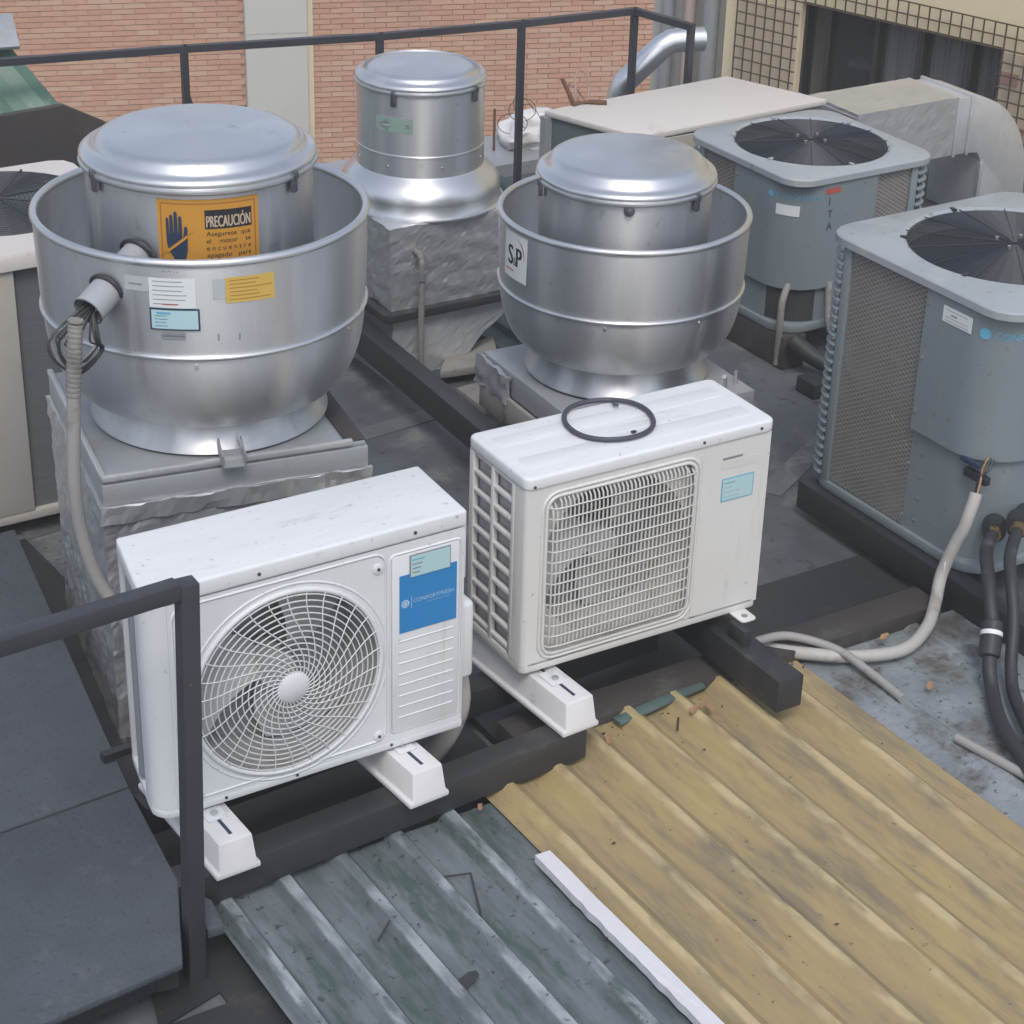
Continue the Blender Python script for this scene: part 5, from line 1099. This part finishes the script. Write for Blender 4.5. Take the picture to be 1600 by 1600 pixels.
# ------------------------------------------------------------------ packaged unit with pale flat top, rectangular duct, round pipe
pu = thing('packaged_unit', 'green-sided packaged unit with pale dusty flat top, at the back', 'air unit', (3.53, 2.88, -0.36))
q = [(3.124, 2.624), (4.095, 2.68), (3.929, 3.144), (2.976, 3.077)]; ql = [(x-3.53, y-2.88) for x, y in q]
m_ = MB(); m_.prism([(x*0.97, y*0.97) for x, y in ql], 0.1, 0.735); m_.build('casing', 'unit_green', pu, bevel=0.004)
m_ = MB(); m_.prism(ql, 0.735, 0.76); m_.build('top_panel', 'beige_top', pu, bevel=0.006)
A_, B_ = Vector((ql[0][0]*0.97, ql[0][1]*0.97, 0)), Vector((ql[3][0]*0.97, ql[3][1]*0.97, 0))
for i in range(6):
    z = 0.10+i*0.095; m_ = MB(); dd = (B_-A_).normalized(); nn = Vector((dd.y*-1, dd.x, 0)); nn = -nn if nn.x > 0 else nn
    m_.beam(A_+dd*0.05+nn*0.012+Vector((0, 0, z)), B_-dd*0.05+nn*0.012+Vector((0, 0, z)), 0.03, 0.05, (0.5, 0.2, 1)); m_.build('louvre', 'unit_green', pu, bevel=0.003)
m_ = MB(); m_.beam(B_+Vector((-0.004, 0.0, 0)), B_+Vector((-0.004, 0.0, 0.735)), 0.04, 0.04, (0, 1, 0)); m_.build('corner_post', 'galv_flat', pu)
m_ = MB(); m_.box(ql[0][0]+0.02, ql[1][0]-0.05, ql[0][1]-0.002, ql[0][1]+0.004, 0.64, 0.735); m_.build('front_fascia', 'beige', pu)
du = thing('sheet_metal_duct', 'galvanised rectangular duct with square elbow turning down', 'duct', (4.794, 2.818, -0.594))
du.scale = (1.107, 1.107, 1.107)
prof = [(3.70, 0.560), (4.25, 0.560)] + [(4.25+0.40*math.sin(R(a))*0.94, 0.16+0.40*math.cos(R(a))) for a in (8, 18, 28, 38, 48, 58, 68, 78, 88)] + [(4.635, 0.045), (4.37, 0.045), (4.37, 0.29), (4.345, 0.325), (4.28, 0.333), (3.70, 0.333)]
prof = [(x-4.2, z+0.26) for x, z in prof]
m_ = MB(); n = len(prof)
m_.v += [(x, -0.15, z) for x, z in prof] + [(x, 0.13, z) for x, z in prof]
m_.f += [tuple(range(n)), tuple(range(2*n-1, n-1, -1))] + [(i, n+i, n+(i+1) % n, (i+1) % n) for i in range(n)]
m_.build('duct_body', 'galv', du, bevel=0.004)
for x in (0.0, 0.07):
    m_ = MB(); m_.box(x, x+0.014, -0.162, 0.142, 0.590, 0.828); m_.build('flange', 'galv', du, bevel=0.002)
m_ = MB(); m_.box(0.160, 0.174, -0.162, -0.148, 0.31, 0.54); m_.build('seam', 'pipe_shiny', du, bevel=0.002)
m_ = MB(); m_.box(-0.506, -0.498, -0.15, 0.13, 0.60, 0.815); m_.build('end_cap', 'foil', du)
m_ = MB(); grid_box(m_, -0.50, 0.0, -0.155, 0.135, 0.60, 0.829, 0.016); o = m_.build('foil_cover', 'foil', du); crumple(o, 0.002, 22, 2)
pb_ = MB(); pts = [(3.775, 3.70, -0.2), (3.775, 3.70, 0.20), (3.79, 3.685, 0.25), (3.83, 3.665, 0.295), (3.94, 3.63, 0.40), (3.98, 3.615, 0.425), (4.03, 3.60, 0.43), (4.12, 3.57, 0.43)]
pb_.tube([Vector(p) for p in pts], 0.054, 24); o = tag(pb_.build('round_duct', 'pipe_shiny', smooth=40), 'shiny round galvanised pipe with elbow behind the back railing', 'pipe')

# ------------------------------------------------------------------ odds and ends
g = MB(); grid_box(g, -0.16, 0.16, -0.12, 0.12, 0.0, 0.34, 0.03, taper=lambda z: (1.0-0.5*max(0, z-0.2)/0.14, 1.0-0.4*max(0, z-0.2)/0.14)); o = g.build('white_sack', 'white_cloth', smooth=80); crumple(o, 0.05, 6, 1.3); o.scale = (1, 1, 0.5); o.location = (3.74, 4.32, -0.23); o.rotation_euler = (0, 0, R(-20)); tag(o, 'crumpled white sack at the foot of the back railing', 'sack')
g = MB(); grid_box(g, -0.22, 0.22, -0.10, 0.10, 0.0, 0.20, 0.03); o = g.build('white_tarp', 'white_cloth', smooth=80); crumple(o, 0.035, 5, 6.3); o.scale = (1, 1, 0.6); o.location = (3.88, 4.26, -0.30); o.rotation_euler = (0, 0, R(-25)); tag(o, 'pale grey folded tarp in front of the white sack', 'tarp')
hk = thing('rusty_bracket', 'rusty bracket and wire standing on the pale flat unit top', 'bracket', (3.136, 3.07, 0.40))
for a, b_, r_ in (((-0.01, 0.02, 0.0), (-0.045, 0.06, 0.10), 0.009), ((-0.012, 0.02, 0.003), (0.05, -0.005, 0.008), 0.008), ((0.045, -0.002, 0.007), (0.105, -0.045, 0.008), 0.011), ((-0.03, 0.0, 0.006), (0.01, 0.01, 0.006), 0.010)):
    m_ = MB(); m_.tube([a, b_], r_, 8); m_.build('bar', 'rust', hk, smooth=40)
m_ = MB(); m_.tube(spline([(0.0, 0.02, 0.005), (0.02, 0.06, 0.10), (0.06, 0.07, 0.115), (0.085, 0.06, 0.06), (0.07, 0.04, 0.01)], 6), 0.003, 6); m_.build('wire', 'pink_pipe', hk, smooth=60)
rz_ = thing('razor_wire', 'thin rusty wire coils in front of the brick wall', 'wire coil', (3.8, 4.2, -0.20))
rw = random.Random(21)
for k in range(6):
    c = Vector((rw.uniform(-0.24, 0.22), 0.04, rw.uniform(0.10, 0.20))); ra_, rb_, tl = rw.uniform(0.05, 0.10), rw.uniform(0.06, 0.11), rw.uniform(0, 3.1); m_ = MB()
    m_.tube([c+Vector((ra_*math.cos(t)*math.cos(tl)-rb_*math.sin(t)*math.sin(tl)*0.6, 0.05*math.sin(t+tl), rb_*math.sin(t))) for t in [(1.2+0.5*(k % 3))*math.pi*i/24 for i in range(25)]], 0.0018, 5); m_.build('coil_loop', 'rust', rz_, smooth=60)
m_ = MB(); m_.tube([(-0.3, 0.1, 0.0), (-0.3, 0.1, 0.2)], 0.006, 6); m_.tube([(0.3, -0.02, 0.0), (0.3, -0.02, 0.28)], 0.006, 6); m_.build('stake', 'rust', rz_)
m_ = MB(); m_.tube([(1.98, 4.28, -0.25), (2.03, 4.32, 0.12), (1.985, 4.34, 0.28)], 0.014, 8); tag(m_.build('metal_stake', 'rail_black'), 'bent dark stake in front of the concrete column', 'stake')

def leaf(loc, size, label, mt='leaf_tan', seed=0, rz=0.0, cup=0.25, pts=9):
    rnd = random.Random(seed); m_ = MB(); ring = []
    for k in range(pts):
        a = 2*math.pi*k/pts; r_ = size*(0.55+0.45*abs(math.cos(a)))*rnd.uniform(0.75, 1.15); ring.append((r_*math.cos(a), 0.55*r_*math.sin(a), cup*size*(abs(math.sin(a))*0.6+rnd.uniform(0, 0.35))))
    n = len(ring); m_.v = [(0, 0, 0.002)] + ring + [(0, 0, 0)] + [(x, y, z-0.0012) for x, y, z in ring]
    for k in range(n): m_.f += [(0, 1+k, 1+(k+1) % n), (n+1, n+2+(k+1) % n, n+2+k), (1+k, n+2+k, n+2+(k+1) % n, 1+(k+1) % n)]
    o = m_.build('dry_leaf', mt, smooth=60); o.location = loc; o.rotation_euler = (0, 0, rz); return tag(o, label, 'leaf', 'dry leaves on the roof')
leaf((1.50, -0.015, -0.172), 0.026, 'curled tan leaf at the yellow sheet top edge, left of two', seed=1, rz=0.4)
leaf((1.545, -0.02, -0.172), 0.026, 'curled tan leaf at the yellow sheet top edge, right of two', seed=2, rz=1.2)
leaf((1.228, -0.012, -0.176), 0.026, 'small tan leaf beside the white block of the right unit', seed=3, rz=0.9)
leaf((2.205, 0.035, -0.188), 0.026, 'pale tan leaf by the bend of the conduit', seed=4, rz=0.3, cup=0.5)
leaf((2.165, -0.03, -0.19), 0.026, 'brown leaf in front of the conduit bend', seed=5, rz=2.0)
leaf((2.155, -0.205, -0.20), 0.026, 'brown leaf lying left of the black pipes', seed=6, rz=0.7)
leaf((0.80, -0.085, -0.19), 0.018, 'small tan leaf on the grey roof below the front beam', seed=7, rz=1.0)
leaf((0.455, -0.598, -0.208), 0.050, 'large dark wet leaf on the grey metal roof', 'leaf_dark', seed=9, rz=0.5, cup=0.05, pts=11)
leaf((1.36, -1.226, -0.195), 0.024, 'dark droplet-shaped leaf at the lower right of the yellow sheet', 'leaf_dark', seed=11, rz=-0.6, cup=0.3)
for pts, lab in (([(0.355, -0.385, -0.203), (0.402, -0.352, -0.190)], 'short dark twig on the grey roof rib'), ([(0.585, -0.262, -0.200), (0.652, -0.29, -0.195), (0.60, -0.42, -0.195), (0.56, -0.50, -0.20)], 'bent black wire lying on the grey roof'), ([(1.425, -0.045, -0.196), (1.452, -0.01, -0.185)], 'short dark twig near the green flashing')):
    m_ = MB(); m_.tube(pts, 0.0028, 6); tag(m_.build('twig', 'twig'), lab, 'twig')
rnd = random.Random(3); m_ = MB()
for k in range(150):
    x = rnd.choice((rnd.uniform(0.1, 0.85), rnd.uniform(0.9, 1.9), rnd.uniform(1.95, 2.5), rnd.uniform(1.95, 2.45))); y = rnd.uniform(-1.25, 0.05) if x < 1.93 else rnd.uniform(-0.6, 0.3)
    s_ = rnd.uniform(0.0015, 0.0055); zz = -0.2035 if x > 1.93 else -0.20; m_.add([(x+s_*rnd.uniform(-1.6, 1.6), y+s_*rnd.uniform(-1.6, 1.6), zz+rnd.uniform(0, 0.003)) for _ in range(3)] + [(x, y, zz+s_)], [(0, 1, 3), (1, 2, 3), (2, 0, 3), (0, 2, 1)])
tag(m_.build('roof_grit', 'twig'), 'scattered dark grit and crumbs on the roof sheets', 'grit', kind='stuff')
rnd = random.Random(8); m_ = MB()
for k in range(260):
    t = rnd.random(); x = 0.08+1.85*t; y = rnd.gauss(-0.02+0.09*t, 0.022); s_ = rnd.uniform(0.004, 0.014)
    m_.add([(x+s_*rnd.uniform(-1.4, 1.4), y+s_*rnd.uniform(-1.4, 1.4), -0.216+rnd.uniform(0, 0.004)) for _ in range(3)] + [(x, y, -0.212+s_)], [(0, 1, 3), (1, 2, 3), (2, 0, 3), (0, 2, 1)])
tag(m_.build('debris_drift', 'wood_dark'), 'dark drift of leaf litter along the sheet top edges', 'debris', kind='stuff')

# ------------------------------------------------------------------ added haze volume imitating a pale lens veil
hz = MB(); hz.box(-92, 92, -92, 92, -11.0, 3.6); hzo = hz.build('haze', 'ink_black'); hzo.data.materials.clear()
hm_ = bpy.data.materials.new('haze'); hm_.use_nodes = True; hn = hm_.node_tree; hn.nodes.clear()
pv = hn.nodes.new('ShaderNodeVolumePrincipled'); pv.inputs['Density'].default_value = 0.0065; pv.inputs['Color'].default_value = (0.97, 0.97, 0.98, 1); pv.inputs['Anisotropy'].default_value = 0.0
ho = hn.nodes.new('ShaderNodeOutputMaterial'); hn.links.new(pv.outputs[0], ho.inputs['Volume']); hzo.data.materials.append(hm_); tag(hzo, 'added pale haze volume standing in for a lens veil', None, kind='stuff')
